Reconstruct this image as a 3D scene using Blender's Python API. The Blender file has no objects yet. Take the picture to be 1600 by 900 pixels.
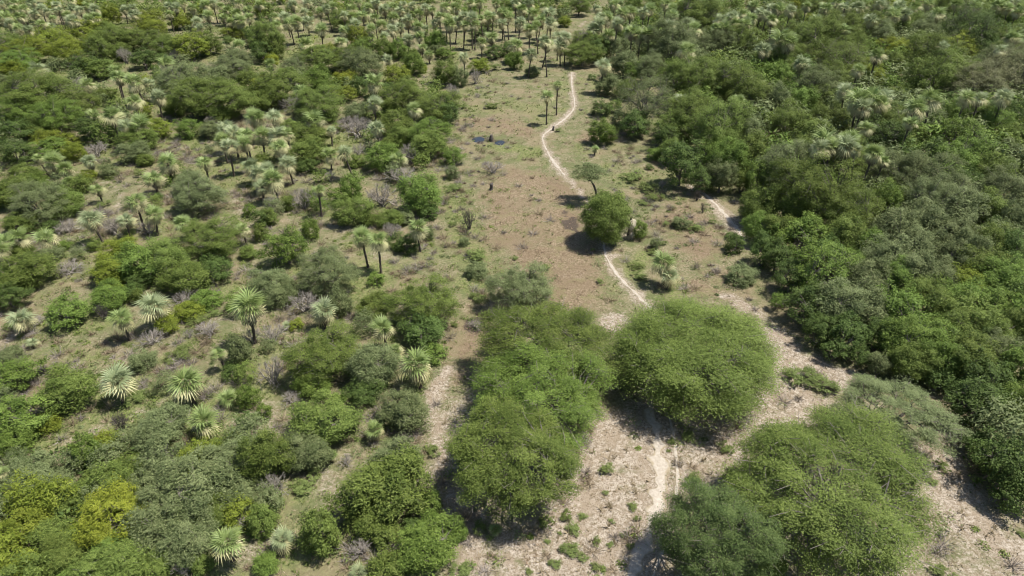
import bpy, math, random
import numpy as np
from mathutils import Vector

# ------------------------------------------------------------------ camera, sky, sun, exposure
SC = bpy.context.scene
COL = SC.collection
CAM_H = 35.0
PITCH = math.radians(33.0)
FPX = 1066.0                                   # focal length in pixels of the 1600 wide photograph
cam_data = bpy.data.cameras.new("camera")
cam_data.sensor_width = 36.0
cam_data.lens = 36.0 * FPX / 1600.0
cam_data.clip_start = 0.5
cam_data.clip_end = 6000.0
cam = bpy.data.objects.new("camera", cam_data)
COL.objects.link(cam)
cam.location = (0, 0, CAM_H)
cam.rotation_euler = (math.radians(90) - PITCH, 0, 0)
SC.camera = cam

SUN_TO = Vector((0.47, 0.07, 1.0)).normalized()   # towards the sun: high, from the right
SUN_EL = math.asin(SUN_TO.z)
SUN_AZ = math.atan2(SUN_TO.x, SUN_TO.y)
world = bpy.data.worlds.new("World")
SC.world = world
world.use_nodes = True
wn = world.node_tree.nodes
wl = world.node_tree.links
sky_node = wn.new("ShaderNodeTexSky")
sky_node.sky_type = 'NISHITA'
sky_node.sun_disc = False
sky_node.sun_elevation = SUN_EL
sky_node.sun_rotation = SUN_AZ
sky_node.air_density = 1.0
sky_node.dust_density = 1.0
wl.new(sky_node.outputs[0], wn["Background"].inputs[0])
wn["Background"].inputs[1].default_value = 0.085
sun_data = bpy.data.lights.new("sun", 'SUN')
sun_data.energy = 5.0
sun_data.angle = math.radians(0.5)
sun_data.color = (1.0, 0.955, 0.89)
sun = bpy.data.objects.new("sun", sun_data)
COL.objects.link(sun)
sun.rotation_euler = SUN_TO.to_track_quat('Z', 'Y').to_euler()
sun.location = (60, 60, 120)
SC.view_settings.view_transform = 'Standard'
SC.view_settings.look = 'None'
SC.view_settings.gamma = 1.0
SC.view_settings.use_curve_mapping = False
SC.view_settings.exposure = 0.60
SC.render.engine = 'CYCLES'
SC.cycles.max_bounces = 6
SC.cycles.diffuse_bounces = 3
SC.cycles.transmission_bounces = 3
SC.cycles.use_denoising = True
SC.cycles.filter_width = 1.1

R = np.random.default_rng(7)
random.seed(7)
SP, CP = math.sin(PITCH), math.cos(PITCH)

# ------------------------------------------------------------------ survey: photo pixel -> point of the place
def at(px, py, z=0.0):
    u = (px - 800.0) / FPX
    v = (py - 450.0) / FPX
    t = (CAM_H - z) / (SP + v * CP)
    return (u * t, (CP - v * SP) * t, t)        # x, y, metres along the view axis

def look_angle(py):
    return PITCH + math.atan((py - 450.0) / FPX)

# ------------------------------------------------------------------ small noise library (numpy)
def _hash(ix, iy, s):
    h = (ix * 374761393 + iy * 668265263 + s * 974634541) & 0x7fffffff
    h = ((h ^ (h >> 13)) * 1274126177) & 0x7fffffff
    return ((h ^ (h >> 16)) & 0xffff) / 65535.0

def vnoise(x, y, s=0):
    x = np.asarray(x, float); y = np.asarray(y, float)
    ix = np.floor(x).astype(np.int64); iy = np.floor(y).astype(np.int64)
    fx = x - ix; fy = y - iy
    fx = fx * fx * (3 - 2 * fx); fy = fy * fy * (3 - 2 * fy)
    a = _hash(ix, iy, s); b = _hash(ix + 1, iy, s); c = _hash(ix, iy + 1, s); d = _hash(ix + 1, iy + 1, s)
    return (a * (1 - fx) + b * fx) * (1 - fy) + (c * (1 - fx) + d * fx) * fy

def fbm(x, y, s=0, n=4):
    t = 0; amp = .5
    for k in range(n):
        t = t + amp * vnoise(x * 2 ** k, y * 2 ** k, s + k * 17)
        amp *= .5
    return t / (1 - .5 ** n)

def sstep(a, b, x):
    t = np.clip((x - a) / (b - a), 0, 1)
    return t * t * (3 - 2 * t)

# ------------------------------------------------------------------ mesh / object helpers
def mesh_np(name, verts, faces, mats=(), matidx=None, smooth=False, face_attr=None, point_attrs=None):
    """verts (N,3); faces (M,k) with one k, or a list of such arrays"""
    me = bpy.data.meshes.new(name)
    verts = np.asarray(verts, np.float32)
    fl = faces if isinstance(faces, list) else [faces]
    fl = [np.asarray(f, np.int32) for f in fl if len(f)]
    nl = sum(f.size for f in fl); nf = sum(len(f) for f in fl)
    me.vertices.add(len(verts)); me.vertices.foreach_set("co", verts.ravel())
    me.loops.add(nl); me.loops.foreach_set("vertex_index", np.concatenate([f.ravel() for f in fl]))
    me.polygons.add(nf)
    tot = np.concatenate([np.full(len(f), f.shape[1], np.int32) for f in fl])
    st = np.concatenate([[0], np.cumsum(tot)[:-1]]).astype(np.int32)
    me.polygons.foreach_set("loop_start", st)
    me.polygons.foreach_set("loop_total", tot)
    for m in mats:
        me.materials.append(m)
    if matidx is not None:
        me.polygons.foreach_set("material_index", np.asarray(matidx, np.int32))
    if smooth:
        me.polygons.foreach_set("use_smooth", np.ones(nf, bool))
    if face_attr:
        for k, a in face_attr.items():
            at_ = me.attributes.new(k, 'FLOAT', 'FACE'); at_.data.foreach_set("value", np.asarray(a, np.float32))
    if point_attrs:
        for k, a in point_attrs.items():
            at_ = me.attributes.new(k, 'FLOAT', 'POINT'); at_.data.foreach_set("value", np.asarray(a, np.float32))
    me.update(calc_edges=True)
    return me

def link(name, data, parent=None, loc=(0, 0, 0), rot=(0, 0, 0), scale=(1, 1, 1), mat=None):
    o = bpy.data.objects.new(name, data)
    COL.objects.link(o)
    if parent is not None:
        o.parent = parent
    o.location = loc; o.rotation_euler = rot; o.scale = scale
    if mat is not None:
        s = o.material_slots[0]; s.link = 'OBJECT'; s.material = mat
    return o

def tag(o, label=None, category=None, group=None, kind=None):
    if label: o["label"] = label
    if category: o["category"] = category
    if group: o["group"] = group
    if kind: o["kind"] = kind
    return o

def nrm(a):
    return a / np.maximum(np.linalg.norm(a, axis=-1, keepdims=True), 1e-9)

def tubes(p0, p1, r0, r1, k=5):
    """straight tapered prisms, one per segment"""
    p0 = np.asarray(p0, float); p1 = np.asarray(p1, float)
    n = len(p0)
    d = nrm(p1 - p0)
    ref = np.where(np.abs(d[:, 2:3]) < .9, np.array([[0, 0, 1.]]), np.array([[1., 0, 0]]))
    s = nrm(np.cross(d, ref)); t = np.cross(d, s)
    ang = np.arange(k) * 2 * math.pi / k
    ring = np.cos(ang)[None, :, None] * s[:, None, :] + np.sin(ang)[None, :, None] * t[:, None, :]
    a = p0[:, None, :] + ring * np.asarray(r0)[:, None, None]
    b = p1[:, None, :] + ring * np.asarray(r1)[:, None, None]
    v = np.concatenate([a, b], 1).reshape(-1, 3)
    i = np.arange(k); j = (i + 1) % k
    f = np.stack([i, j, j + k, i + k], 1)[None] + (np.arange(n) * 2 * k)[:, None, None]
    return v, f.reshape(-1, 4)

# ------------------------------------------------------------------ materials
def new_mat(name):
    m = bpy.data.materials.new(name); m.use_nodes = True
    nt = m.node_tree
    for n in list(nt.nodes): nt.nodes.remove(n)
    out = nt.nodes.new("ShaderNodeOutputMaterial")
    return m, nt, out

def N(nt, t, **kw):
    n = nt.nodes.new(t)
    for k, v in kw.items():
        if k.startswith("i_"):
            n.inputs[k[2:].replace("_", " ")].default_value = v
        else:
            setattr(n, k, v)
    return n

def mixc(nt, fac, a, b):
    n = nt.nodes.new("ShaderNodeMix"); n.data_type = 'RGBA'
    for sock, v in ((n.inputs[0], fac), (n.inputs[6], a), (n.inputs[7], b)):
        if hasattr(v, "is_linked"): nt.links.new(v, sock)
        else: sock.default_value = v if not isinstance(v, tuple) else (*v, 1.0)[:4]
    return n.outputs[2]

def math_n(nt, op, a, b=None, clamp=False):
    n = nt.nodes.new("ShaderNodeMath"); n.operation = op; n.use_clamp = clamp
    for i, v in enumerate((a, b)):
        if v is None: continue
        if hasattr(v, "is_linked"): nt.links.new(v, n.inputs[i])
        else: n.inputs[i].default_value = v
    return n.outputs[0]

def leaf_mat(name, dark, light, trans=.34, rough=.6, spec=.18, objvar=.45):
    """leaf colours run from dark to light by leaf (face attribute tint) and by plant"""
    m, nt, out = new_mat(name)
    at_ = N(nt, "ShaderNodeAttribute", attribute_name="tint")
    oi = N(nt, "ShaderNodeObjectInfo")
    f = math_n(nt, 'MULTIPLY_ADD', oi.outputs["Random"], objvar)
    nt.nodes[-1].inputs[2].default_value = -objvar / 2
    fac = math_n(nt, 'ADD', at_.outputs["Fac"], f, clamp=True)
    c = mixc(nt, fac, dark, light)
    hs = N(nt, "ShaderNodeHueSaturation")
    nt.links.new(c, hs.inputs["Color"])
    hv = math_n(nt, 'MULTIPLY_ADD', oi.outputs["Random"], .016)
    nt.nodes[-1].inputs[2].default_value = .495
    nt.links.new(hv, hs.inputs["Hue"])
    p = N(nt, "ShaderNodeBsdfPrincipled"); p.inputs["Roughness"].default_value = rough
    p.inputs["Specular IOR Level"].default_value = spec
    nt.links.new(hs.outputs[0], p.inputs["Base Color"])
    t = N(nt, "ShaderNodeBsdfTranslucent")
    nt.links.new(hs.outputs[0], t.inputs["Color"])
    mx = N(nt, "ShaderNodeMixShader"); mx.inputs[0].default_value = trans
    nt.links.new(p.outputs[0], mx.inputs[1]); nt.links.new(t.outputs[0], mx.inputs[2])
    nt.links.new(mx.outputs[0], out.inputs[0])
    return m

def bark_mat(name, a, b, scale=3.0):
    m, nt, out = new_mat(name)
    tc = N(nt, "ShaderNodeTexCoord")
    no = N(nt, "ShaderNodeTexNoise"); no.inputs["Scale"].default_value = scale; no.inputs["Detail"].default_value = 5
    nt.links.new(tc.outputs["Object"], no.inputs["Vector"])
    c = mixc(nt, no.outputs[0], a, b)
    p = N(nt, "ShaderNodeBsdfPrincipled"); p.inputs["Roughness"].default_value = .9
    p.inputs["Specular IOR Level"].default_value = .15
    nt.links.new(c, p.inputs["Base Color"])
    bp = N(nt, "ShaderNodeBump"); bp.inputs["Strength"].default_value = .5
    nt.links.new(no.outputs[0], bp.inputs["Height"]); nt.links.new(bp.outputs[0], p.inputs["Normal"])
    nt.links.new(p.outputs[0], out.inputs[0])
    return m

LEAF = {
    'o': leaf_mat("leaf_olive", (.084, .122, .022), (.222, .278, .066)),
    'g': leaf_mat("leaf_greygreen", (.100, .130, .046), (.250, .285, .124)),
    'd': leaf_mat("leaf_dark", (.056, .092, .020), (.150, .210, .054)),
    'e': leaf_mat("leaf_bluegreen", (.072, .114, .032), (.196, .260, .084)),
    'b': leaf_mat("leaf_fresh", (.086, .136, .022), (.220, .300, .064)),
    'y': leaf_mat("leaf_yellowgreen", (.118, .156, .018), (.280, .322, .048)),
    'Y': leaf_mat("leaf_yellow", (.140, .172, .018), (.330, .350, .046)),
    't': leaf_mat("leaf_khaki", (.130, .136, .060), (.265, .265, .132)),
    'w': leaf_mat("leaf_weed", (.108, .144, .036), (.232, .278, .088)),
}
BARK = bark_mat("bark_grey", (.10, .085, .07), (.26, .23, .20))
TWIG = bark_mat("twig_grey", (.205, .182, .155), (.43, .39, .34))
CHAR = bark_mat("bark_charred", (.03, .027, .025), (.16, .14, .125))
PALMTRUNK = bark_mat("palm_trunk", (.045, .036, .028), (.15, .125, .10), 6)
PALM_LIVE = leaf_mat("palm_leaf_live", (.140, .205, .050), (.310, .370, .135), trans=.25, rough=.5, spec=.3)
PALM_BLUE = leaf_mat("palm_leaf_silvery", (.175, .225, .100), (.370, .410, .220), trans=.22, rough=.5, spec=.3)
PALM_PALE = leaf_mat("palm_leaf_fading", (.340, .325, .150), (.600, .555, .315), trans=.2, rough=.55, spec=.25)
PALM_DEAD = leaf_mat("palm_leaf_dead", (.150, .122, .084), (.420, .350, .250), trans=.1, rough=.7, spec=.2)

# ------------------------------------------------------------------ ground colour zones (surveyed, as strokes on the ground)
def stroke_d(X, Y, pts):
    """signed distance in half widths to a stroke given as (px, py, width in metres)"""
    P = [(*at(a, b)[:2], w) for a, b, w in pts]
    best = np.full(X.shape, 9.0)
    if len(P) == 1: P = P * 2
    for (x0, y0, w0), (x1, y1, w1) in zip(P[:-1], P[1:]):
        dx, dy = x1 - x0, y1 - y0
        L2 = dx * dx + dy * dy + 1e-9
        t = np.clip(((X - x0) * dx + (Y - y0) * dy) / L2, 0, 1)
        d = np.hypot(X - x0 - t * dx, Y - y0 - t * dy) / (.5 * (w0 + (w1 - w0) * t) + 1e-6)
        best = np.minimum(best, d)
    return best

def poly_in(X, Y, pts, soft):
    P = [at(a, b)[:2] for a, b in pts]
    inside = np.zeros(X.shape, bool); dist = np.full(X.shape, 1e9)
    for (x0, y0), (x1, y1) in zip(P, P[1:] + P[:1]):
        c = ((y0 > Y) != (y1 > Y)) & (X < (x1 - x0) * (Y - y0) / ((y1 - y0) if y1 != y0 else 1e-9) + x0)
        inside ^= c
        dx, dy = x1 - x0, y1 - y0
        t = np.clip(((X - x0) * dx + (Y - y0) * dy) / (dx * dx + dy * dy + 1e-9), 0, 1)
        dist = np.minimum(dist, np.hypot(X - x0 - t * dx, Y - y0 - t * dy))
    sd = np.where(inside, dist, -dist)
    return sstep(-soft, soft, sd)

MAIN_PATH = [(893.5, 113, .9), (893.5, 128, .6), (895, 145, .55), (898, 165, .6), (886, 182, .8), (868, 196, 1.0), (852, 208, .75),
             (848, 218, .6), (853, 232, .65), (863, 250, .8), (874, 265, 1.0), (884, 276, .7), (897, 290, .45), (915, 312, .4), (932, 340, .5), (941, 366, .65),
             (944, 385, .65), (948, 402, .6), (962, 426, .7), (980, 446, .8), (1000, 466, .9), (1016, 484, .9), (1030, 510, .8), (1035, 550, .8), (1025, 600, .9),
             (1018, 645, 1.0), (1026, 675, 1.1), (1030, 705, 1.15), (1031, 740, 1.15), (1027, 775, 1.1), (1019, 810, 1.1), (1008, 845, 1.1), (992, 885, 1.1), (972, 930, 1.1)]
SIDE_PATH = [(1078, 290, .7), (1096, 300, .8), (1112, 313, .9), (1128, 330, 1.2), (1143, 346, 1.5), (1156, 364, 1.6), (1168, 385, 1.0)]
SAND = [
    [(1015, 640, 2.2), (1023, 690, 3.6), (1022, 740, 3.6), (1010, 790, 3.4), (985, 850, 4.0), (960, 920, 5)],
    [(960, 660, 2), (915, 690, 2.2), (900, 740, 2.4), (890, 800, 2.6), (880, 860, 3), (820, 905, 3)],
    [(950, 690, 3), (940, 760, 4), (930, 830, 3.5), (900, 900, 4)],
    [(700, 580, 1.0), (672, 630, .9), (688, 690, 1.1), (700, 745, 1.1), (722, 800, 1.0), (740, 850, 1.2), (742, 905, 1.5)],
    [(1090, 655, 2), (1160, 652, 2.4), (1215, 600, 2.4), (1250, 562, 2.6), (1222, 532, 2.2), (1185, 495, 1.7), (1150, 473, 1.6), (1130, 462, .8)],
    [(1262, 568, 2), (1310, 585, 2.0), (1335, 592, 1.4)],
    [(1260, 625, 2.8), (1195, 672, 3.2), (1110, 708, 2.6), (1070, 740, 2.4)],
    [(1455, 690, 2.0), (1480, 735, 3.2), (1445, 752, 1.8), (1500, 790, 3.6), (1545, 835, 3.2), (1600, 880, 2.4)],
    [(948, 520, 1.6), (965, 503, 2.2)], [(988, 346, .5), (984, 358, .8), (979, 372, .9)], [(956, 400, .7), (966, 398, .9)],
    [(500, 750, 1.4), (530, 790, 1.2), (545, 810, .6)], [(380, 862, .8), (420, 848, 1.0), (400, 870, .6)],
    [(100, 690, 1), (160, 672, 1.0)], [(205, 650, .7), (260, 625, .8)], [(375, 655, 1), (352, 690, .8)], [(60, 540, .8), (80, 560, .8), (130, 565, .6)],
    [(180, 545, .9), (215, 575, .7)], [(5, 270, 1), (20, 262, .8)], [(165, 282, 1.2), (190, 300, 1.0), (185, 325, .8)], [(365, 305, 1.2), (380, 330, 1.0)],
    [(285, 490, .8), (350, 500, 1.0)], [(500, 350, 1.4), (560, 360, 1.2)], [(530, 495, .8), (560, 500, .8)], [(905, 42, .4), (915, 32, .4)],
]
BROWN_POLY = [
    ([(765, 262), (850, 268), (905, 292), (925, 345), (940, 415), (950, 475), (905, 502), (862, 478), (835, 440), (795, 420), (750, 380), (752, 320)], 3.0),
    ([(725, 470), (765, 478), (748, 545), (722, 600), (695, 592), (708, 520)], 2.4),
    ([(725, 183), (800, 186), (840, 200), (835, 214), (760, 208), (720, 205)], 2.0),
    ([(920, 205), (975, 210), (965, 222), (905, 220)], 1.5), ([(1060, 300), (1110, 340), (1130, 400), (1080, 410), (1030, 350)], 3.0),
    ([(1080, 430), (1150, 420), (1170, 460), (1090, 465)], 2.0), ([(910, 660), (950, 650), (955, 670), (920, 690)], .8),
    ([(760, 830), (860, 820), (870, 860), (790, 880)], 1.0),
]
GREEN = [
    [(790, 232, 4), (835, 236, 3)], [(690, 300, 3.2), (715, 330, 3), (735, 395, 4), (740, 440, 3)], [(985, 285, 3), (1015, 297, 3), (1035, 292, 2)],
    [(1000, 268, 2.5)], [(1010, 400, 2.4), (985, 425, 2.2), (960, 452, 2)], [(1060, 440, 1.8), (1050, 460, 1.6)], [(1215, 585, 1.6), (1255, 595, 2), (1290, 615, 2.4)],
    [(1070, 350, 1.6), (1105, 355, 2.5)], [(870, 410, 1.4), (850, 415, 2)], [(845, 460, 2)], [(610, 345, 3), (560, 450, 2)], [(470, 360, 2)], [(310, 540, 2.4), (280, 560, 2)],
    [(175, 240, 2.4)], [(490, 760, 1.4), (470, 775, 1.2)], [(885, 170, 2)], [(950, 260, 2)], [(700, 260, 3)], [(380, 470, 2.4)], [(945, 735, 1.0)],
    [(820, 245, 3)], [(960, 180, 4)], [(1180, 640, 1.2)], [(600, 500, 2)], [(360, 580, 2)], [(105, 560, 2.0)], [(60, 440, 2)], [(550, 380, 2)],
]
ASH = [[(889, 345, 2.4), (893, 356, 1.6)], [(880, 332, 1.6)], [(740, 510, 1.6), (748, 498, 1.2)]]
MUD = [(749, 217, 2.6), (781.5, 222.5, 2.2), (766, 220, 1.4)]
PUDDLE = [(749, 217, .95), (781.5, 222.5, .75)]

def zones(X, Y):
    n1 = fbm(X * .35, Y * .35, 3); n2 = fbm(X * 1.1, Y * 1.1, 9, 3)
    wob = (n1 - .5) * .9 + (n2 - .5) * .7
    sand = np.zeros(X.shape)
    for k, s in enumerate(SAND):
        faint = .55 if s[0][0] < 600 else 1.0
        sand = np.maximum(sand, faint * sstep(1.9, .2, stroke_d(X, Y, s) + wob * 2.2))
    dry = poly_in(X + wob * 4, Y + wob * 3, [(890, 630), (1060, 630), (1210, 560), (1340, 590), (1500, 690), (1640, 860), (1640, 930), (690, 930), (660, 780), (690, 600)], 1.5)
    sand = np.maximum(sand, dry * (.25 + .5 * n1))
    pth = np.minimum(stroke_d(X, Y, MAIN_PATH), stroke_d(X, Y, SIDE_PATH))
    sand = np.maximum(sand, .8 * sstep(2.6, 1.0, pth + wob))
    sand = np.maximum(sand, .55 * sstep(.60, .74, fbm(X * .16 + 9, Y * .16, 31)) * sstep(78, 55, Y) * sstep(12, -4, X))
    brown = np.zeros(X.shape)
    for p, s in BROWN_POLY:
        brown = np.maximum(brown, poly_in(X + wob * 3, Y + (n2 - .5) * 3, p, s))
    brown = np.clip(brown * (.1 + 1.6 * n1), 0, 1)
    green = np.zeros(X.shape)
    for s in GREEN:
        green = np.maximum(green, .85 * sstep(1.8, .1, stroke_d(X, Y, s) + wob * 2.4))
    green = np.maximum(green, .75 * sstep(.50, .68, fbm(X * .13, Y * .13 + 40, 61)) * sstep(-4, -14, X))
    green = np.maximum(green, .5 * sstep(.55, .70, fbm(X * .2, Y * .2 + 40, 77)))
    green *= (1 - .85 * sand)
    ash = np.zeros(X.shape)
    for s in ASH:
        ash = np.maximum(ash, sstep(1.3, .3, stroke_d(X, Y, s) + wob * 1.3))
    for px, py, w in MUD:
        ash = np.maximum(ash, .62 * sstep(1.3, .5, stroke_d(X, Y, [(px - 5, py, w), (px + 5, py, w)]) + wob))
    return sand, brown, green, ash

def ground_z(X, Y):
    X = np.asarray(X, float); Y = np.asarray(Y, float)
    z = (fbm(X * .12, Y * .12, 5, 2) - .5) * .34
    for px, py, r in PUDDLE:
        x, y, _ = at(px, py)
        z = z - .30 * np.exp(-(((X - x) / r) ** 2 + ((Y - y) / (r * 1.35)) ** 2))
    edge = np.minimum(np.minimum(X + 150, 150 - X), np.minimum(Y - 6, 246 - Y))
    return z * sstep(0, 12, edge)

def ground_material():
    m, nt, out = new_mat("ground_soil")
    L = nt.links
    tc = N(nt, "ShaderNodeTexCoord")
    def noise(scale, detail=4, rough=.6):
        n = N(nt, "ShaderNodeTexNoise"); n.inputs["Scale"].default_value = scale
        n.inputs["Detail"].default_value = detail; n.inputs["Roughness"].default_value = rough
        L.new(tc.outputs["Object"], n.inputs["Vector"]); return n.outputs[0]
    def ramp(x, a, b):
        n = N(nt, "ShaderNodeMapRange"); n.interpolation_type = 'SMOOTHSTEP'
        n.inputs[1].default_value = a; n.inputs[2].default_value = b
        L.new(x, n.inputs[0]); return n.outputs[0]
    big, mid, fine, litter = noise(.22, 5), noise(1.1, 5, .65), noise(4.5, 5, .7), noise(11, 3, .7)
    def attr(a):
        n = N(nt, "ShaderNodeAttribute", attribute_name=a); return n.outputs["Fac"]
    def ragged(a, k, lo=.3, hi=.7):
        w = math_n(nt, 'MULTIPLY_ADD', mid, k); nt.nodes[-1].inputs[2].default_value = -k / 2
        w2 = math_n(nt, 'MULTIPLY_ADD', fine, k); nt.nodes[-1].inputs[2].default_value = -k / 2
        return ramp(math_n(nt, 'ADD', attr(a), math_n(nt, 'ADD', w, w2)), lo, hi)
    blot, blot2, tuft = noise(.5, 5, .65), noise(.15, 4, .6), noise(2.2, 4, .65)
    base = mixc(nt, ramp(mid, .38, .60), (.102, .108, .046), (.195, .175, .098))
    base = mixc(nt, ramp(fine, .46, .62), base, (.255, .220, .145))
    base = mixc(nt, math_n(nt, 'MULTIPLY', ramp(blot, .44, .58), .75), base, (.112, .128, .052))
    base = mixc(nt, math_n(nt, 'MULTIPLY', ramp(blot2, .50, .62), .5), base, (.235, .180, .115))
    base = mixc(nt, math_n(nt, 'MULTIPLY', ramp(tuft, .54, .62), .6), base, (.085, .092, .034))
    green = mixc(nt, ramp(fine, .36, .62), (.070, .100, .026), (.180, .200, .072))
    green = mixc(nt, math_n(nt, 'MULTIPLY', ramp(tuft, .52, .62), .7), green, (.220, .190, .105))
    brown = mixc(nt, ramp(fine, .36, .62), (.128, .096, .056), (.270, .208, .138))
    brown = mixc(nt, math_n(nt, 'MULTIPLY', ramp(blot, .50, .60), .75), brown, (.195, .170, .088))
    brown = mixc(nt, math_n(nt, 'MULTIPLY', ramp(tuft, .52, .60), .6), brown, (.180, .132, .085))
    brown = mixc(nt, math_n(nt, 'MULTIPLY', ramp(blot2, .46, .58), .5), brown, (.165, .118, .076))
    brown = mixc(nt, math_n(nt, 'MULTIPLY', ramp(litter, .56, .64), .6), brown, (.075, .052, .036))
    sand = mixc(nt, ramp(fine, .36, .60), (.215, .175, .124), (.400, .348, .282))
    sand = mixc(nt, math_n(nt, 'MULTIPLY', ramp(tuft, .48, .60), .75), sand, (.240, .192, .135))
    sand = mixc(nt, math_n(nt, 'MULTIPLY', ramp(blot, .50, .60), .7), sand, (.270, .218, .158))
    sand = mixc(nt, math_n(nt, 'MULTIPLY', ramp(litter, .54, .62), .85), sand, (.130, .095, .062))
    c = mixc(nt, math_n(nt, 'MULTIPLY', ragged("green", 1.2, .1, .9), .85), base, green)
    c = mixc(nt, math_n(nt, 'MULTIPLY', ragged("brown", 1.3, 0., 1.0), .95), c, brown)
    c = mixc(nt, ragged("sand", 1.1, .12, .88), c, sand)
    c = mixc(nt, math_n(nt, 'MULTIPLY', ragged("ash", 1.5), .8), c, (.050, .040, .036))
    p = N(nt, "ShaderNodeBsdfPrincipled"); p.inputs["Roughness"].default_value = .95
    p.inputs["Specular IOR Level"].default_value = .1
    L.new(c, p.inputs["Base Color"])
    h = math_n(nt, 'ADD', math_n(nt, 'MULTIPLY', fine, .6), math_n(nt, 'MULTIPLY', litter, .4))
    bp = N(nt, "ShaderNodeBump"); bp.inputs["Strength"].default_value = .9; bp.inputs["Distance"].default_value = .12
    L.new(h, bp.inputs["Height"]); L.new(bp.outputs[0], p.inputs["Normal"])
    L.new(p.outputs[0], out.inputs[0])
    return m

def build_ground():
    xs = np.arange(-150, 150.01, .75); ys = np.arange(6, 246.01, .75)
    X, Y = np.meshgrid(xs, ys)
    x = X.ravel(); y = Y.ravel()
    z = ground_z(x, y)
    sa, br, gr, ash = zones(x, y)
    nx, ny = len(xs), len(ys)
    i = np.arange(nx * ny).reshape(ny, nx)
    f = np.stack([i[:-1, :-1], i[:-1, 1:], i[1:, 1:], i[1:, :-1]], -1).reshape(-1, 4)
    v = np.stack([x, y, z], 1)
    # the sheet goes on, flat, to the horizon
    o = len(v); B = 3000.0
    ov = np.array([(-B, -B, 0), (B, -B, 0), (B, B, 0), (-B, B, 0)], float)
    c = [i[0, 0], i[0, -1], i[-1, -1], i[-1, 0]]
    of = np.array([(o, o + 1, c[1], c[0]), (o + 1, o + 2, c[2], c[1]), (o + 2, o + 3, c[3], c[2]), (o + 3, o, c[0], c[3])])
    pad = np.zeros(4)
    me = mesh_np("ground", np.concatenate([v, ov]), np.concatenate([f, of]), [ground_material()], smooth=True,
                 point_attrs=dict(sand=np.r_[sa, pad], brown=np.r_[br, pad], green=np.r_[gr, pad + .5], ash=np.r_[ash, pad]))
    return tag(link("ground", me), kind="structure")

def path_material():
    m, nt, out = new_mat("path_sand"); L = nt.links
    tc = N(nt, "ShaderNodeTexCoord")
    def noise(sc, d):
        n = N(nt, "ShaderNodeTexNoise"); n.inputs["Scale"].default_value = sc; n.inputs["Detail"].default_value = d
        n.inputs["Roughness"].default_value = .65
        L.new(tc.outputs["Object"], n.inputs["Vector"]); return n.outputs[0]
    def ramp(x, a, b, hi=1.0):
        r = N(nt, "ShaderNodeMapRange"); r.inputs[1].default_value = a; r.inputs[2].default_value = b; r.inputs[4].default_value = hi
        L.new(x, r.inputs[0]); return r.outputs[0]
    fine, mid, litter = noise(5, 6), noise(1.3, 4), noise(10, 3)
    c = mixc(nt, ramp(fine, .3, .7), (.30, .262, .21), (.49, .44, .37))
    c = mixc(nt, ramp(mid, .5, .7, .5), c, (.34, .295, .235))
    c = mixc(nt, ramp(litter, .58, .66, .6), c, (.20, .155, .11))
    ed = N(nt, "ShaderNodeAttribute", attribute_name="edge").outputs["Fac"]
    e = math_n(nt, 'ADD', ed, math_n(nt, 'MULTIPLY_ADD', math_n(nt, 'ADD', fine, mid), 1.5)); 
    for n in nt.nodes:
        if n.type == 'MATH' and n.operation == 'MULTIPLY_ADD': n.inputs[2].default_value = -1.5
    soil = mixc(nt, ramp(fine, .35, .6), (.19, .155, .095), (.31, .26, .18))
    c = mixc(nt, ramp(e, .45, .85), c, soil)
    p = N(nt, "ShaderNodeBsdfPrincipled"); p.inputs["Roughness"].default_value = .95; p.inputs["Specular IOR Level"].default_value = .1
    L.new(c, p.inputs["Base Color"])
    bp = N(nt, "ShaderNodeBump"); bp.inputs["Strength"].default_value = .6; bp.inputs["Distance"].default_value = .06
    L.new(fine, bp.inputs["Height"]); L.new(bp.outputs[0], p.inputs["Normal"])
    L.new(p.outputs[0], out.inputs[0])
    return m

PATHM = path_material()

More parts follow.
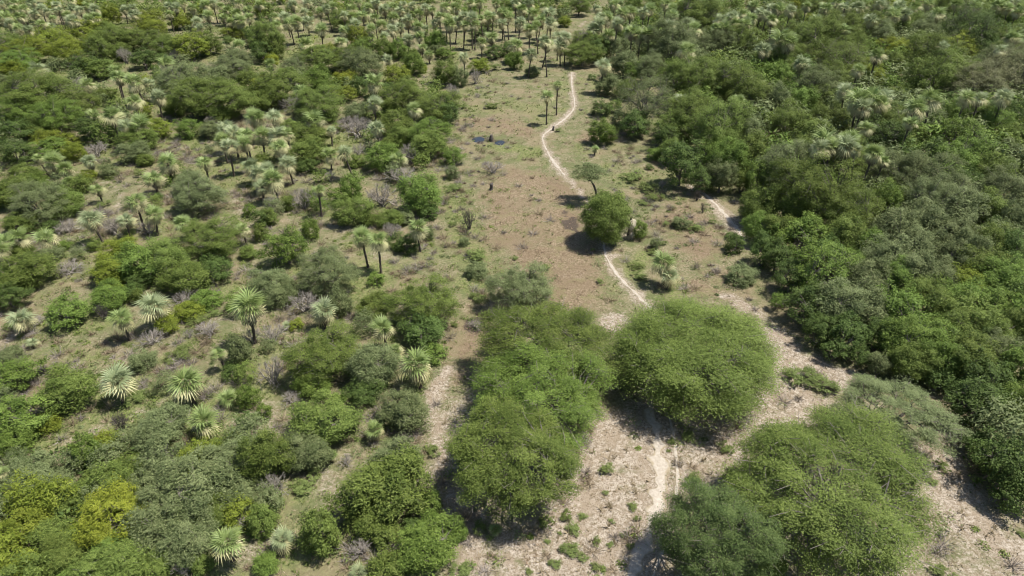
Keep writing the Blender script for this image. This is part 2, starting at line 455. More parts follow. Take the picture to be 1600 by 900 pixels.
def build_path(name, pts, off=0.0, wk=1.0, seed=1):
    P = np.array([(*at(a, b)[:2], w) for a, b, w in pts])
    # Catmull-Rom through the surveyed points
    Q = np.vstack([P[0] * 2 - P[1], P, P[-1] * 2 - P[-2]])
    out = []
    for k in range(1, len(Q) - 2):
        n = max(2, int(np.hypot(*(Q[k + 1] - Q[k])[:2]) / .25))
        t = (np.arange(n) / n)[:, None]
        a, b, c, d = Q[k - 1], Q[k], Q[k + 1], Q[k + 2]
        out.append(.5 * ((2 * b) + (c - a) * t + (2 * a - 5 * b + 4 * c - d) * t ** 2 + (3 * b - a - 3 * c + d) * t ** 3))
    S = np.vstack(out)
    T = nrm(np.gradient(S[:, :2], axis=0)); Nn = np.stack([-T[:, 1], T[:, 0]], 1)
    s = np.arange(len(S)) * .25
    w = S[:, 2] * .5 * wk * np.where(S[:, 1] < 45, 1.0, .50)
    wl_ = w * (.75 + .75 * (vnoise(s * .9, s * 0 + seed, 1) - .3) + 1.3 * (vnoise(s * 2.2, s * 0 + seed, 2) - .5))
    wr_ = w * (.75 + .75 * (vnoise(s * .9, s * 0 + seed, 3) - .3) + 1.3 * (vnoise(s * 2.2, s * 0 + seed, 4) - .5))
    c0 = S[:, :2] + Nn * off
    rows = []
    for kk, h in ((-1, .004), (-.5, .014), (0, .010), (.5, .014), (1, .004)):
        ww = np.where(kk < 0, wl_, wr_)
        xy = c0 + Nn * (kk * ww)[:, None]
        rows.append(np.column_stack([xy, ground_z(xy[:, 0], xy[:, 1]) + h + .012]))
    V = np.stack(rows, 1).reshape(-1, 3)
    n = len(S); i = np.arange(n * 5).reshape(n, 5)
    f = np.stack([i[:-1, :-1], i[:-1, 1:], i[1:, 1:], i[1:, :-1]], -1).reshape(-1, 4)
    return tag(link(name, mesh_np(name, V, f, [PATHM], smooth=True, point_attrs=dict(edge=np.tile([1., .35, 0., .35, 1.], n)))), kind="structure")

build_ground()
ki = [k for k, p in enumerate(MAIN_PATH) if p[1] == 276][0]; kj = [k for k, p in enumerate(MAIN_PATH) if p[1] == 366][0]
build_path("footpath", MAIN_PATH[:ki + 1], seed=1)
build_path("footpath", MAIN_PATH[kj:], seed=2)
build_path("footpath", SIDE_PATH, seed=5)
near = [p for p in MAIN_PATH if p[1] >= 645]
build_path("wheel_track_path", [(a, b, .30) for a, b, w in near], off=1.15, seed=9)

def build_water():
    m, nt, out = new_mat("puddle_water")
    p = N(nt, "ShaderNodeBsdfPrincipled"); p.inputs["Base Color"].default_value = (.030, .036, .044, 1)
    p.inputs["Roughness"].default_value = .04; p.inputs["IOR"].default_value = 1.33
    nt.links.new(p.outputs[0], out.inputs[0])
    lab = ["larger blue rain puddle on the clearing, left of the dark stump", "smaller blue rain puddle on the clearing, right of the dark stump"]
    for k, (px, py, r) in enumerate(PUDDLE):
        x, y, _ = at(px, py)
        a = np.arange(20) / 20 * 2 * math.pi
        rr = r * 1.15 * (1 + .15 * np.sin(a * 3 + k))
        v = np.column_stack([x + rr * np.cos(a), y + 1.35 * rr * np.sin(a), np.full(20, float(ground_z(x, y)) + .17)])
        o = link("puddle_water", mesh_np("puddle_water", v, np.arange(20)[None], [m]))
        tag(o, label=lab[k], kind="structure")
build_water()

# ------------------------------------------------------------------ foliage and wood meshes
def leaves_np(rng, P, Nrm, ln, wd, out=None, broad=True):
    n = len(P)
    rv = rng.normal(size=(n, 3))
    t = nrm(np.cross(Nrm, rv))
    if out is not None: t = nrm(t + .45 * out)
    t[:, 2] -= .1; t = nrm(t)
    s = nrm(np.cross(Nrm, t))
    ln = ln[:, None]; wd = wd[:, None]
    if broad:
        v = np.stack([P - t * ln * .5, P + s * wd * .5 + t * ln * .08, P + t * ln * .5 - Nrm * ln * .08, P - s * wd * .5 + t * ln * .08], 1).reshape(-1, 3)
        return v, (np.arange(n) * 4)[:, None] + np.arange(4)[None]
    v = np.stack([P - t * ln * .35 - s * wd * .5, P - t * ln * .35 + s * wd * .5, P + t * ln * .65], 1).reshape(-1, 3)
    return v, (np.arange(n) * 3)[:, None] + np.arange(3)[None]

def crown_arrays(seed, nclump, nleaf, leaf, broad=False, low=-.6, lobe=.2, clump=.2, hollow=.2):
    """a crown of unit radius: clumps of small leaves on branch ends; returns verts, faces, tint and the clump centres"""
    rng = np.random.default_rng(seed)
    k = np.arange(nclump)
    th = k * 2.399963 + rng.normal(0, .35, nclump)
    z = low + (1 - low) * ((k + .5) / nclump) ** .85 + rng.normal(0, .04, nclump)
    z = np.clip(z, low, .99)
    ph = rng.uniform(0, 6.28, 4)
    lob = 1 + lobe * (.6 * np.sin(2 * th + ph[0]) + .5 * np.sin(3 * th + ph[1] + 2 * z) + .45 * np.sin(5 * th + ph[2] - 3 * z))
    r = (.78 + .32 * rng.random(nclump)) * np.clip(lob, .6, 1.35)
    inner = rng.random(nclump) < hollow
    r = np.where(inner, r * rng.uniform(.5, .8, nclump), r)
    q = np.clip(1 - np.abs(z) ** 2.0, 0, 1) ** .5
    C = np.stack([np.cos(th) * q * r, np.sin(th) * q * r, z * r * (.92 + .16 * rng.random(nclump))], 1) * (1 - clump * .7)
    cr = clump * rng.uniform(.5, 1.45, nclump)
    w = cr ** 2; w /= w.sum()
    idx = rng.choice(nclump, nleaf, p=w)
    d = nrm(rng.normal(size=(nleaf, 3)))
    rad = rng.random(nleaf) ** .45
    off = d * rad[:, None] * np.array([1, 1, .62])
    off[:, 2] += .10 * (1 - off[:, 0] ** 2 - off[:, 1] ** 2)
    P = C[idx] + off * cr[idx][:, None]
    sh = rng.random(nleaf) < (.24 if not broad else .12)   # finely spread foliage between the clumps
    m = int(sh.sum())
    tz = rng.uniform(low, .98, m); tth = rng.uniform(0, 6.283, m)
    lo2 = 1 + lobe * (.6 * np.sin(2 * tth + ph[0]) + .5 * np.sin(3 * tth + ph[1] + 2 * tz) + .45 * np.sin(5 * tth + ph[2] - 3 * tz))
    rip = .05 * np.sin(9 * tth + 7 * tz + ph[3]) + .05 * np.sin(13 * tz - 6 * tth + ph[0])
    rr = np.clip(lo2, .65, 1.3) * (.86 + rip + .10 * rng.normal(size=m))
    qq = np.clip(1 - np.abs(tz) ** 2.0, 0, 1) ** .5
    P[sh] = np.stack([np.cos(tth) * qq * rr, np.sin(tth) * qq * rr, tz * rr], 1)
    st = rng.random(nleaf) < .08                      # stray sprays break the outline
    P[st] += nrm(P[st]) * rng.uniform(.02, .09, st.sum())[:, None]
    out = nrm(P + np.array([0, 0, .25]))
    nr = nrm(.45 * d + .6 * out + np.array([0, 0, .45]) + .45 * rng.normal(size=(nleaf, 3)))
    ln = leaf * rng.uniform(.6, 1.35, nleaf)
    wd = ln * (.6 if broad else .40) * rng.uniform(.8, 1.2, nleaf)
    tint = np.clip(.5 + .24 * rng.normal(size=nclump)[idx] + .26 * rng.normal(size=nleaf), 0, 1)
    k = 1 / np.percentile(np.hypot(P[:, 0], P[:, 1]), 97); kz = 1 / np.percentile(P[:, 2], 98)
    P = P * np.array([k, k, kz]); C = C * np.array([k, k, kz])
    v, f = leaves_np(rng, P, nr, ln, wd, out, broad)
    return v, f, tint, C

def branch_arrays(seed, C, r0=.045, fork=-.72, prim=6, k=5, share=.8):
    rng = np.random.default_rng(seed + 991)
    base = np.array([0, 0, fork])
    a = rng.uniform(0, 6.28) + np.arange(prim) * 2 * math.pi / prim + rng.normal(0, .25, prim)
    M = np.stack([np.cos(a) * .26, np.sin(a) * .26, fork + rng.uniform(.35, .7, prim)], 1)
    E = M * 1.0 + np.stack([np.cos(a + .2) * .24, np.sin(a + .2) * .24, rng.uniform(.2, .5, prim)], 1)
    s0, s1, ra, rb = [], [], [], []
    def seg(p, q, a_, b_, n=3, wob=.03):
        pts = [p + (q - p) * t / n + (rng.normal(0, wob, 3) if 0 < t < n else 0) for t in range(n + 1)]
        for t in range(n):
            s0.append(pts[t]); s1.append(pts[t + 1])
            ra.append(a_ + (b_ - a_) * t / n); rb.append(a_ + (b_ - a_) * (t + 1) / n)
    for i in range(prim):
        seg(base, M[i], r0, r0 * .62, 3); seg(M[i], E[i], r0 * .62, r0 * .36, 3)
    hubs = np.vstack([M, E])
    for c in C:
        if rng.random() > share: continue
        h = hubs[np.argmin(np.linalg.norm(hubs - c, axis=1) + .25 * np.linalg.norm(hubs[:, :2], axis=1))]
        seg(h, c, r0 * .32, r0 * .12, 2, .025)
        for _ in range(3):
            e = c + rng.normal(0, .10, 3)
            seg(c * .9 + h * .1, e, r0 * .12, r0 * .05, 1)
    return tubes(s0, s1, np.array(ra), np.array(rb), k)

def bole_mesh(seed):
    rng = np.random.default_rng(seed)
    n, k = 6, 8
    zz = np.linspace(0, 1, n)
    cx = np.cumsum(rng.normal(0, .18, n)); cy = np.cumsum(rng.normal(0, .18, n)); cx -= cx[0]; cy -= cy[0]
    cx *= 1 - zz; cy *= 1 - zz
    a = np.arange(k) / k * 2 * math.pi
    V = []
    for i in range(n):
        rr = (1.35 - .55 * zz[i] ** .6) * (1 + .10 * np.sin(3 * a + i))
        V.append(np.stack([cx[i] + rr * np.cos(a), cy[i] + rr * np.sin(a), np.full(k, zz[i])], 1))
    V = np.vstack(V)
    i = np.arange(k); j = (i + 1) % k
    f = np.vstack([np.stack([i, j, j + k, i + k], 1) + r * k for r in range(n - 1)])
    return mesh_np("trunk", V, f, [None], smooth=True)

def crown_set(seed, nclump, nleaf, leaf, broad, **kw):
    prim = kw.pop("prim", 6)
    v, f, t, C = crown_arrays(seed, nclump, nleaf, leaf, broad, **kw)
    bv, bf = branch_arrays(seed, C, prim=prim, r0=kw.get("r0", .04))
    return (mesh_np("crown", v, f, [None], face_attr={"tint": t}), mesh_np("branches", bv, bf, [None]))

VAR = {}
for s in range(4): VAR.setdefault(('S', 0), []).append(crown_set(100 + s, 30, 6000, .120, False, clump=.30, low=-.8, prim=4))
for s in range(3): VAR.setdefault(('S', 1), []).append(crown_set(120 + s, 30, 3200, .105, True, clump=.28, low=-.8, prim=4))
for s in range(5): VAR.setdefault(('M', 0), []).append(crown_set(140 + s, 64, 17000, .075, False, clump=.24, low=-.75, lobe=.28))
for s in range(4): VAR.setdefault(('M', 1), []).append(crown_set(160 + s, 66, 9000, .068, True, clump=.23, low=-.75, lobe=.28))
for s in range(5): VAR.setdefault(('L', 0), []).append(crown_set(180 + s, 130, 42000, .040, False, clump=.17, low=-.65, lobe=.28))
for s in range(4): VAR.setdefault(('L', 1), []).append(crown_set(200 + s, 120, 15000, .050, True, clump=.175, low=-.65, lobe=.28))
for s in range(4): VAR.setdefault('W', []).append(crown_set(220 + s, 18, 1500, .150, False, clump=.26, low=-.1, lobe=.6, hollow=.6, prim=4))
BOLES = [bole_mesh(s) for s in range(4)]

def stems_mesh(seed):
    rng = np.random.default_rng(seed)
    s0, s1, a, b = [], [], [], []
    for i in range(5):
        p = np.array([rng.normal(0, .06), rng.normal(0, .06), 0.])
        d = nrm(np.array([rng.normal(0, .5), rng.normal(0, .5), 1.0])[None])[0]
        for j in range(3):
            q = p + d * .28 + rng.normal(0, .03, 3)
            s0.append(p); s1.append(q); a.append(.05 - .013 * j); b.append(.05 - .013 * (j + 1)); p = q
            d = nrm((d + rng.normal(0, .25, 3))[None])[0]
    v, f = tubes(s0, s1, np.array(a), np.array(b), 5)
    return mesh_np("stems", v, f, [None])
STEMS = [stems_mesh(s) for s in range(3)]

def bare_mesh(seed, upright=False):
    """a leafless thorny shrub: forked stems down to fine twigs, unit radius, from the ground up"""
    rng = np.random.default_rng(seed)
    s0, s1, a, b = [], [], [], []
    def grow(p, d, ln, r, lv):
        n = 2
        for j in range(n):
            q = p + d * ln / n
            s0.append(p); s1.append(q); a.append(r * (1 - .2 * j)); b.append(r * (1 - .2 * (j + 1)))
            p = q; d = nrm((d + rng.normal(0, .16, 3))[None])[0]
        if lv == 0: return
        for _ in range(3 if lv > 1 else 4):
            dd = d + rng.normal(0, .55 if not upright else .3, 3); dd[2] += .12
            grow(p, nrm(dd[None])[0], ln * rng.uniform(.55, .85), r * .55, lv - 1)
    for i in range(13):
        th = i * 2.4
        sp = .9 if not upright else .42
        d = nrm(np.array([math.cos(th) * sp * rng.uniform(.3, 1.2), math.sin(th) * sp * rng.uniform(.3, 1.2), 1.0])[None])[0]
        grow(np.array([rng.normal(0, .08 if not upright else .2), rng.normal(0, .08 if not upright else .2), 0]), d, .42, .042 if not upright else .028, 3)
    v, f = tubes(s0, s1, np.array(a), np.array(b), 3)
    return mesh_np("twigs", v, f, [None])
BARE = [bare_mesh(s) for s in range(4)]

# ------------------------------------------------------------------ fan palms
def frond_arrays(seed, pet=.52, R_=.86, n=13, droop=.35, spread=2.2, fold=.12, slim=.74):
    rng = np.random.default_rng(seed)
    th = np.linspace(-spread, spread, n)
    c = np.array([0, pet, 0.])
    V = [np.array([(-.018, 0, 0), (.018, 0, 0), (.012, pet, .0), (-.012, pet, 0)])]
    F = [np.array([[0, 1, 2, 3]])]
    o = 4
    for t in th:
        L_ = R_ * (1 - .28 * (abs(t) / spread) ** 2) * rng.uniform(.88, 1.08)
        d = np.array([math.sin(t), math.cos(t), 0]); s = np.array([math.cos(t), -math.sin(t), 0])
        wv = .55 * L_ * math.tan(spread / (n - 1)) * slim
        dr = lambda r: -droop * r * r / R_ 
        m1 = c + d * L_ * .58 + s * wv + np.array([0, 0, dr(.58 * L_) - fold * wv])
        m0 = c + d * L_ * .58 - s * wv + np.array([0, 0, dr(.58 * L_) - fold * wv])
        mid = c + d * L_ * .6 + np.array([0, 0, dr(.6 * L_) + fold * wv * 2])
        tip = c + d * L_ + np.array([0, 0, dr(L_) * 1.25 - .02])
        V.append(np.array([c, m0, mid, m1, tip]))
        F.append(np.array([[0, 1, 2, 2], [0, 2, 3, 3], [1, 4, 2, 2], [2, 4, 3, 3]]) + o)
        o += 5
    return np.vstack(V), F

def frond_mesh_parts(seed, **kw):
    V, F = frond_arrays(seed, **kw)
    quad = F[0]; tri = np.vstack(F[1:])[:, :3]
    return V, quad, tri

FR = {}
def get_frond(kind, s):
    key = (kind, s)
    if key not in FR:
        kw = dict(live=dict(droop=(.25, .55, .40)[s], spread=(1.45, 1.85, 2.15)[s]), pale=dict(droop=(.6, .8)[s % 2], spread=(1.5, 1.8)[s % 2], n=11, slim=.62, R_=.84), dead=dict(pet=.42, R_=.72, droop=.5, spread=1.3, n=9, fold=.4))[kind]
        FR[key] = frond_mesh_parts(500 + s + hash(kind) % 1 + {'live': 0, 'pale': 50, 'dead': 90}[kind], **kw)
    return FR[key]

def frond_layout(seed, nl, npale, nd):
    """list of (kind, variant, azimuth, elevation, roll, scale)"""
    rng = np.random.default_rng(seed)
    out = []
    for i in range(nl):
        e = 82 - 66 * (i / max(nl - 1, 1)) ** .9 + rng.normal(0, 6)
        out.append(('live', i % 3, i * 2.39996 + rng.normal(0, .2), math.radians(e), rng.normal(0, .4), rng.uniform(.78, 1.12)))
    for i in range(npale):
        out.append(('pale', i % 2, i * 2.39996 + 1 + rng.normal(0, .25), math.radians(rng.uniform(-42, 14)), rng.normal(0, .6), rng.uniform(.75, 1.1)))
    for i in range(nd):
        out.append(('dead', i % 2, i * 2.39996 + 2 + rng.normal(0, .3), math.radians(rng.uniform(-86, -52)), rng.normal(0, .5), rng.uniform(.75, 1.1)))
    return out

def rot_mat(az, el, roll):
    ca, sa = math.cos(az), math.sin(az); ce, se = math.cos(el), math.sin(el); cr, sr = math.cos(roll), math.sin(roll)
    Rz = np.array([[ca, -sa, 0], [sa, ca, 0], [0, 0, 1]]); Rx = np.array([[1, 0, 0], [0, ce, -se], [0, se, ce]]); Ry = np.array([[cr, 0, sr], [0, 1, 0], [-sr, 0, cr]])
    return Rz @ Rx @ Ry

def palm_crown_mesh(seed, kinds, layout):
    rng = np.random.default_rng(seed)
    V, Q, T, tq, tt = [], [], [], [], []
    o = 0
    for kd, s, az, el, ro, sc in layout:
        if kd not in kinds: continue
        v, q, t = get_frond(kd, s)
        v = (v * sc) @ rot_mat(az, el, ro).T
        if kd == 'dead': v = v - np.array([0, 0, .18])
        V.append(v); Q.append(q + o); T.append(t + o); o += len(v)
        tn = np.clip(rng.normal(.5, .22) + (.12 if kd == 'live' and el > .9 else 0), 0, 1)
        tq.append(np.full(len(q), tn)); tt.append(np.clip(tn + rng.normal(0, .1, len(t)), 0, 1))
    return mesh_np("palm_crown", np.vstack(V), [np.vstack(Q), np.vstack(T)], [None], face_attr={"tint": np.r_[np.concatenate(tq), np.concatenate(tt)]})

PALMV = []
for s in range(5):
    lay = frond_layout(700 + s, 13 + s % 3 * 3, 12 + s % 2 * 4, 8 + s % 3 * 3)
    PALMV.append((palm_crown_mesh(s, ('live',), lay), palm_crown_mesh(s + 40, ('pale',), lay), palm_crown_mesh(s + 60, ('dead',), lay)))
FROND_ME = {}
for kd, n in (('live', 3), ('pale', 2), ('dead', 2)):
    for s in range(n):
        v, q, t = get_frond(kd, s)
        FROND_ME[kd, s] = mesh_np("frond", v, [q, t], [None], face_attr={"tint": np.r_[[.5], np.clip(np.random.default_rng(s).normal(.5, .16, len(t)), 0, 1)]})

def palm_trunk_mesh(seed):
    rng = np.random.default_rng(seed)
    n, k = 14, 7
    zz = np.linspace(0, 1, n)
    a = np.arange(k) / k * 2 * math.pi
    V = []
    for i in range(n):
        rr = (1.25 - .35 * min(1, zz[i] * 5) + (.16 if i % 2 else -.06) + .35 * max(0, zz[i] - .8)) * (1 + .07 * rng.normal(size=k))
        V.append(np.stack([rr * np.cos(a + i * .3), rr * np.sin(a + i * .3), np.full(k, zz[i])], 1))
    i = np.arange(k); j = (i + 1) % k
    f = np.vstack([np.stack([i, j, j + k, i + k], 1) + r * k for r in range(n - 1)])
    return mesh_np("trunk", np.vstack(V), f, [None])
PTRUNK = [palm_trunk_mesh(s) for s in range(3)]

# ------------------------------------------------------------------ the plants of the place, tile by tile of the survey (four survey units = one photo pixel)
# trees: x, y of the crown, width, height, kind.   o olive  g grey-green  d dark  b fresh green  y yellow-green  Y yellow  t khaki  r leafless  w low weeds
TREES = {
 (0, 0): """40 300 200 160 o;120 385 240 120 b;180 320 240 140 y;320 245 240 130 y;420 320 240 160 y;560 190 240 110 y;520 410 220 140 d;600 300 200 140 o;700 260 240 150 o;660 200 200 100 o;
  820 240 240 130 o;940 180 240 110 y;980 270 240 140 o;1140 135 150 70 y;1060 300 200 130 o;1200 290 230 150 y;1300 275 160 130 o;900 370 190 110 d;620 430 200 100 o;1130 500 310 130 g;60 520 180 110 g;
  1430 430 230 110 g;1560 500 160 120 o;240 590 440 160 o;130 690 280 190 b;350 730 260 190 b;500 660 240 150 o;560 800 200 150 d;300 870 200 100 y;440 870 140 80 y;1240 610 360 150 o;1080 660 170 120 o;
  1400 620 360 150 o;900 700 110 100 y;980 800 190 120 y;1170 800 180 110 b;860 860 240 110 o;1320 810 160 100 g;1480 210 180 90 y;1580 230 120 120 d;1340 480 200 100 g;690 90 110 120 y;920 110 140 70 y;
  1100 350 100 100 r;780 350 120 110 r;1480 380 200 80 g;60 430 180 110 y;760 330 120 90 o;1000 430 100 70 b;470 520 160 70 r;250 520 160 60 r;1330 760 150 90 r;660 590 130 80 o;100 820 220 130 d;230 800 180 120 o;
  1400 720 160 100 o;1530 600 160 120 o;500 20 100 50 Y;350 250 120 80 y;30 590 120 90 o""",
 (400, 0): """40 60 110 110 y;60 250 230 200 o;110 300 150 140 o;40 330 140 120 d;100 380 90 70 Y;460 310 130 70 y;400 370 260 140 o;250 420 200 110 g;560 370 220 130 o;660 400 280 150 g;380 490 200 140 b;
  430 540 140 90 b;560 500 160 90 Y;540 590 160 90 y;650 550 120 160 d;880 470 190 110 y;940 540 170 110 o;640 110 70 60 Y;640 240 150 140 y;680 300 170 120 b;800 300 130 120 o;890 310 130 110 b;980 400 150 130 b;
  1120 260 150 130 b;1190 330 120 60 b;1180 460 180 140 o;1270 490 110 120 g;1220 570 140 110 r;1370 480 110 110 r;1400 410 140 80 y;1490 420 100 50 w;150 540 340 170 o;60 560 200 160 y;60 620 180 130 o;
  180 480 160 100 o;390 650 320 170 o;300 700 180 120 g;450 740 110 70 b;230 640 200 120 r;840 690 100 80 b;930 620 290 90 o;1140 670 300 150 o;1200 700 180 150 d;880 770 240 130 o;1110 770 170 100 r;
  630 700 160 110 g;640 800 200 160 r;580 780 160 110 r;340 850 240 130 o;210 800 160 90 o;1080 830 280 130 b;900 850 200 110 o;1570 310 120 80 d;1580 380 70 60 b;1490 330 130 60 d;760 650 80 60 b;1040 430 70 60 y;
  1300 660 70 40 w;1480 660 110 40 w;1350 60 140 80 b;1560 40 130 80 o;560 130 200 90 o;980 350 90 80 o;1130 320 90 70 g;1450 150 120 80 d;1390 210 120 80 d;740 560 90 120 d;820 560 120 80 d;700 640 80 70 d""",
 (800, 0): """20 390 110 110 b;420 40 150 110 o;310 70 70 70 Y;330 135 100 60 y;470 270 230 130 o;440 340 230 130 o;540 310 160 130 d;650 200 130 90 b;870 140 110 80 y;730 250 140 110 o;660 300 150 100 g;
  700 400 190 140 g;870 430 210 160 g;760 440 140 100 b;1150 120 270 120 o;1000 280 280 140 g;1150 290 190 150 g;1270 380 100 80 y;1320 290 190 160 g;1420 280 210 150 o;1050 500 290 190 o;1180 520 270 190 o;
  1350 520 270 190 o;1580 380 150 130 o;1560 480 120 110 b;1480 600 270 160 o;600 530 170 120 g;720 560 150 120 o;770 780 220 170 d;680 760 120 120 g;560 680 150 80 d;640 670 110 90 b;560 830 170 140 b;1130 720 330 170 o;
  1300 800 330 200 o;1440 830 230 180 g;1570 760 150 130 b;1010 800 220 150 o;960 860 180 110 d;130 450 110 60 g;290 810 50 40 w;60 40 160 110 d;130 20 120 80 b;1590 200 160 90 o;1240 600 150 70 d;1100 590 160 60 d;
  1530 660 160 110 g;600 470 80 60 d;880 340 140 100 o;500 480 60 40 d;1240 440 160 90 o;870 250 130 100 g;1230 210 150 90 o;900 40 140 90 o;760 30 120 70 o;450 210 120 60 r;950 200 110 70 o""",
 (1200, 0): """180 20 120 60 Y;310 70 160 100 o;240 150 120 80 y;130 130 160 110 o;500 130 180 100 o;620 200 220 100 o;700 240 200 120 g;420 220 260 110 o;300 260 260 120 o;60 380 200 150 o;180 360 180 150 o;
  50 490 140 150 b;230 470 160 120 d;410 490 210 130 o;300 560 260 150 g;620 480 190 110 y;610 280 90 70 Y;780 330 170 110 Y;850 370 130 100 y;1000 370 270 150 o;1180 320 200 120 y;1060 500 320 200 o;1230 470 190 140 o;
  1090 190 130 120 g;850 170 200 110 o;960 210 180 110 g;1450 140 180 130 o;1540 130 170 140 g;1330 290 180 140 d;1450 250 180 120 o;1420 420 240 140 g;1550 400 200 190 t;1490 500 300 170 t;1280 560 290 120 t;
  60 650 170 200 g;180 640 200 150 b;320 640 180 140 o;130 780 260 190 o;380 760 220 150 o;620 730 180 120 d;740 800 240 160 o;930 560 150 100 b;1000 760 190 130 g;1120 740 200 150 b;1250 740 240 160 b;1400 760 220 190 b;
  1540 730 160 160 d;1180 870 250 130 b;250 850 220 130 o;700 880 250 110 d;850 880 200 110 o;1530 860 180 130 o;120 230 180 100 o;480 300 220 110 o;950 310 180 90 o;750 420 180 100 o;560 60 140 80 o;700 90 150 80 g;
  920 110 150 80 d;380 110 140 90 g;1100 60 150 80 o;1500 330 170 110 o;950 680 150 100 d;800 620 140 100 o;480 420 170 110 d;900 300 150 100 g;1350 650 160 100 d;560 880 140 90 o;80 250 140 90 g""",
 (0, 225): """100 60 240 150 d;310 30 210 100 b;460 50 160 130 y;600 30 180 110 r;150 200 230 120 o;230 250 160 120 b;60 310 270 180 o;250 370 380 200 g;400 370 260 170 o;130 490 220 110 o;550 195 100 70 y;500 255 150 120 o;
  680 170 130 60 g;840 50 200 120 g;900 100 120 80 o;1230 310 330 240 g;1180 240 220 130 g;700 510 180 160 r;420 520 200 120 r;930 520 140 120 r;400 640 100 60 b;590 640 90 70 o;760 650 200 120 y;860 740 320 240 b;
  690 790 270 190 y;1040 720 280 220 o;1310 590 380 240 o;1150 830 300 160 o;1350 800 220 170 d;720 865 160 90 y;880 850 200 130 d;150 800 330 190 o;70 850 240 130 o;330 690 150 80 g;430 780 190 120 r;120 670 160 70 o;
  1560 410 100 90 b;1550 680 120 90 o;1300 830 200 100 r;700 200 90 40 w;640 380 110 50 w;300 530 160 80 d;1330 700 180 130 d;980 330 80 60 d;560 30 90 60 r;1040 160 80 60 w""",
 (400, 225): """330 50 250 150 o;310 140 160 100 d;640 40 110 90 r;620 110 130 80 o;790 80 230 160 b;960 70 200 160 r;840 5 140 70 o;1080 10 260 100 o;1230 80 150 120 b;1225 180 90 80 g;460 200 120 80 r;300 350 180 160 r;
  510 330 140 120 b;600 270 150 170 b;600 420 250 180 o;780 320 240 190 r;900 200 250 120 r;1030 310 280 230 b;1080 420 150 120 d;840 470 180 120 o;940 460 120 90 g;850 540 150 120 r;1080 560 80 100 g;80 460 110 110 o;
  340 540 120 140 b;190 650 290 240 b;440 800 400 230 g;750 850 130 90 b;90 870 260 110 g;1300 610 70 60 g;1380 700 170 50 w;1380 790 150 80 g;930 620 200 90 d;880 640 80 60 b;1480 150 170 40 r;
  1230 500 60 40 w;50 120 120 110 o;200 370 100 100 o;30 470 130 120 d;730 480 120 60 o;1470 275 16 20 r;100 380 160 130 r;30 560 100 110 o;1240 270 120 60 w""",
 (800, 225): """800 540 110 150 o;895 625 70 70 g;760 200 170 70 w;850 270 160 60 w;890 330 130 60 w;1060 495 120 60 g;1150 525 120 50 w;820 370 80 40 w;900 65 110 80 b;1060 120 290 270 d;1230 60 180 170 b;1350 90 200 200 b;
  1500 60 200 200 o;1180 220 190 120 d;1310 200 200 190 g;1440 230 120 120 o;1560 220 170 210 b;1530 390 230 210 o;1550 520 220 190 b;1400 620 150 130 d;1570 650 200 200 d;1430 820 190 130 g;1370 570 80 50 d;
  1160 320 60 120 r;1195 400 50 80 r;210 770 80 60 w;60 900 420 230 g;1040 230 90 40 w;940 250 70 60 r;960 500 60 50 w;860 140 60 30 d;20 710 50 30 w;1250 485 60 40 w;800 830 120 70 w;940 620 60 60 w;540 40 0 0 w;780 760 110 60 w;
  1480 430 120 120 g;1280 60 140 120 o;1000 40 170 110 o;660 480 0 0 w;880 680 90 50 w;550 860 60 50 w""",
 (1200, 225): """100 160 330 190 g;180 50 200 110 o;480 130 330 130 o;300 330 420 260 o;120 380 260 170 o;280 410 200 150 g;500 430 330 200 o;730 370 210 220 b;850 370 130 150 o;780 220 300 210 g;980 230 330 220 g;1000 370 280 250 g;
  1150 330 280 210 g;1200 420 260 190 g;1150 130 230 170 b;1060 90 230 150 d;1300 80 260 180 b;1400 180 230 170 o;1530 100 190 170 g;1480 320 290 230 g;1380 420 230 190 o;1550 480 180 200 g;480 570 260 190 o;230 580 270 180 b;
  70 540 230 180 o;60 700 230 200 d;630 640 150 210 b;780 560 270 240 g;740 720 260 220 g;960 490 290 190 g;900 640 260 210 g;1000 690 160 130 b;920 810 270 190 g;1150 600 270 210 g;1160 720 230 190 g;1260 690 200 220 g;
  1380 620 210 200 o;1500 650 210 200 d;1560 750 180 140 d;1330 780 250 190 o;1460 850 260 160 b;1560 840 170 140 b;340 800 340 230 b;150 830 240 160 d;520 760 170 160 b;600 850 260 160 g;800 850 230 160 b;1080 840 210 170 g;
  1220 870 200 120 y;40 240 200 130 g;640 270 150 120 d;560 250 130 100 r;1250 250 180 130 d;1430 540 160 120 d;380 240 180 120 d;370 690 200 130 d""",
 (0, 450): """60 60 240 160 d;420 150 280 200 b;680 50 250 150 b;1150 60 200 120 r;1290 80 200 100 b;1180 150 180 110 y;1040 230 160 130 y;1240 200 150 70 w;940 320 200 150 r;1180 290 80 80 r;1300 270 200 130 r;1490 400 170 200 g;
  900 460 190 150 g;1130 420 190 110 w;1460 530 170 130 d;90 540 300 230 b;60 420 160 120 g;420 640 370 290 o;120 790 380 290 b;300 850 170 110 y;860 690 160 80 w;1000 850 330 160 g;1550 690 140 160 b;1540 830 130 130 d;
  1570 300 120 120 r;240 200 130 90 r;860 60 90 110 o;750 830 110 150 r;820 30 140 110 d;640 150 110 130 r;1340 160 110 60 w;60 240 100 80 w;560 550 80 60 w;1440 120 90 60 w""",
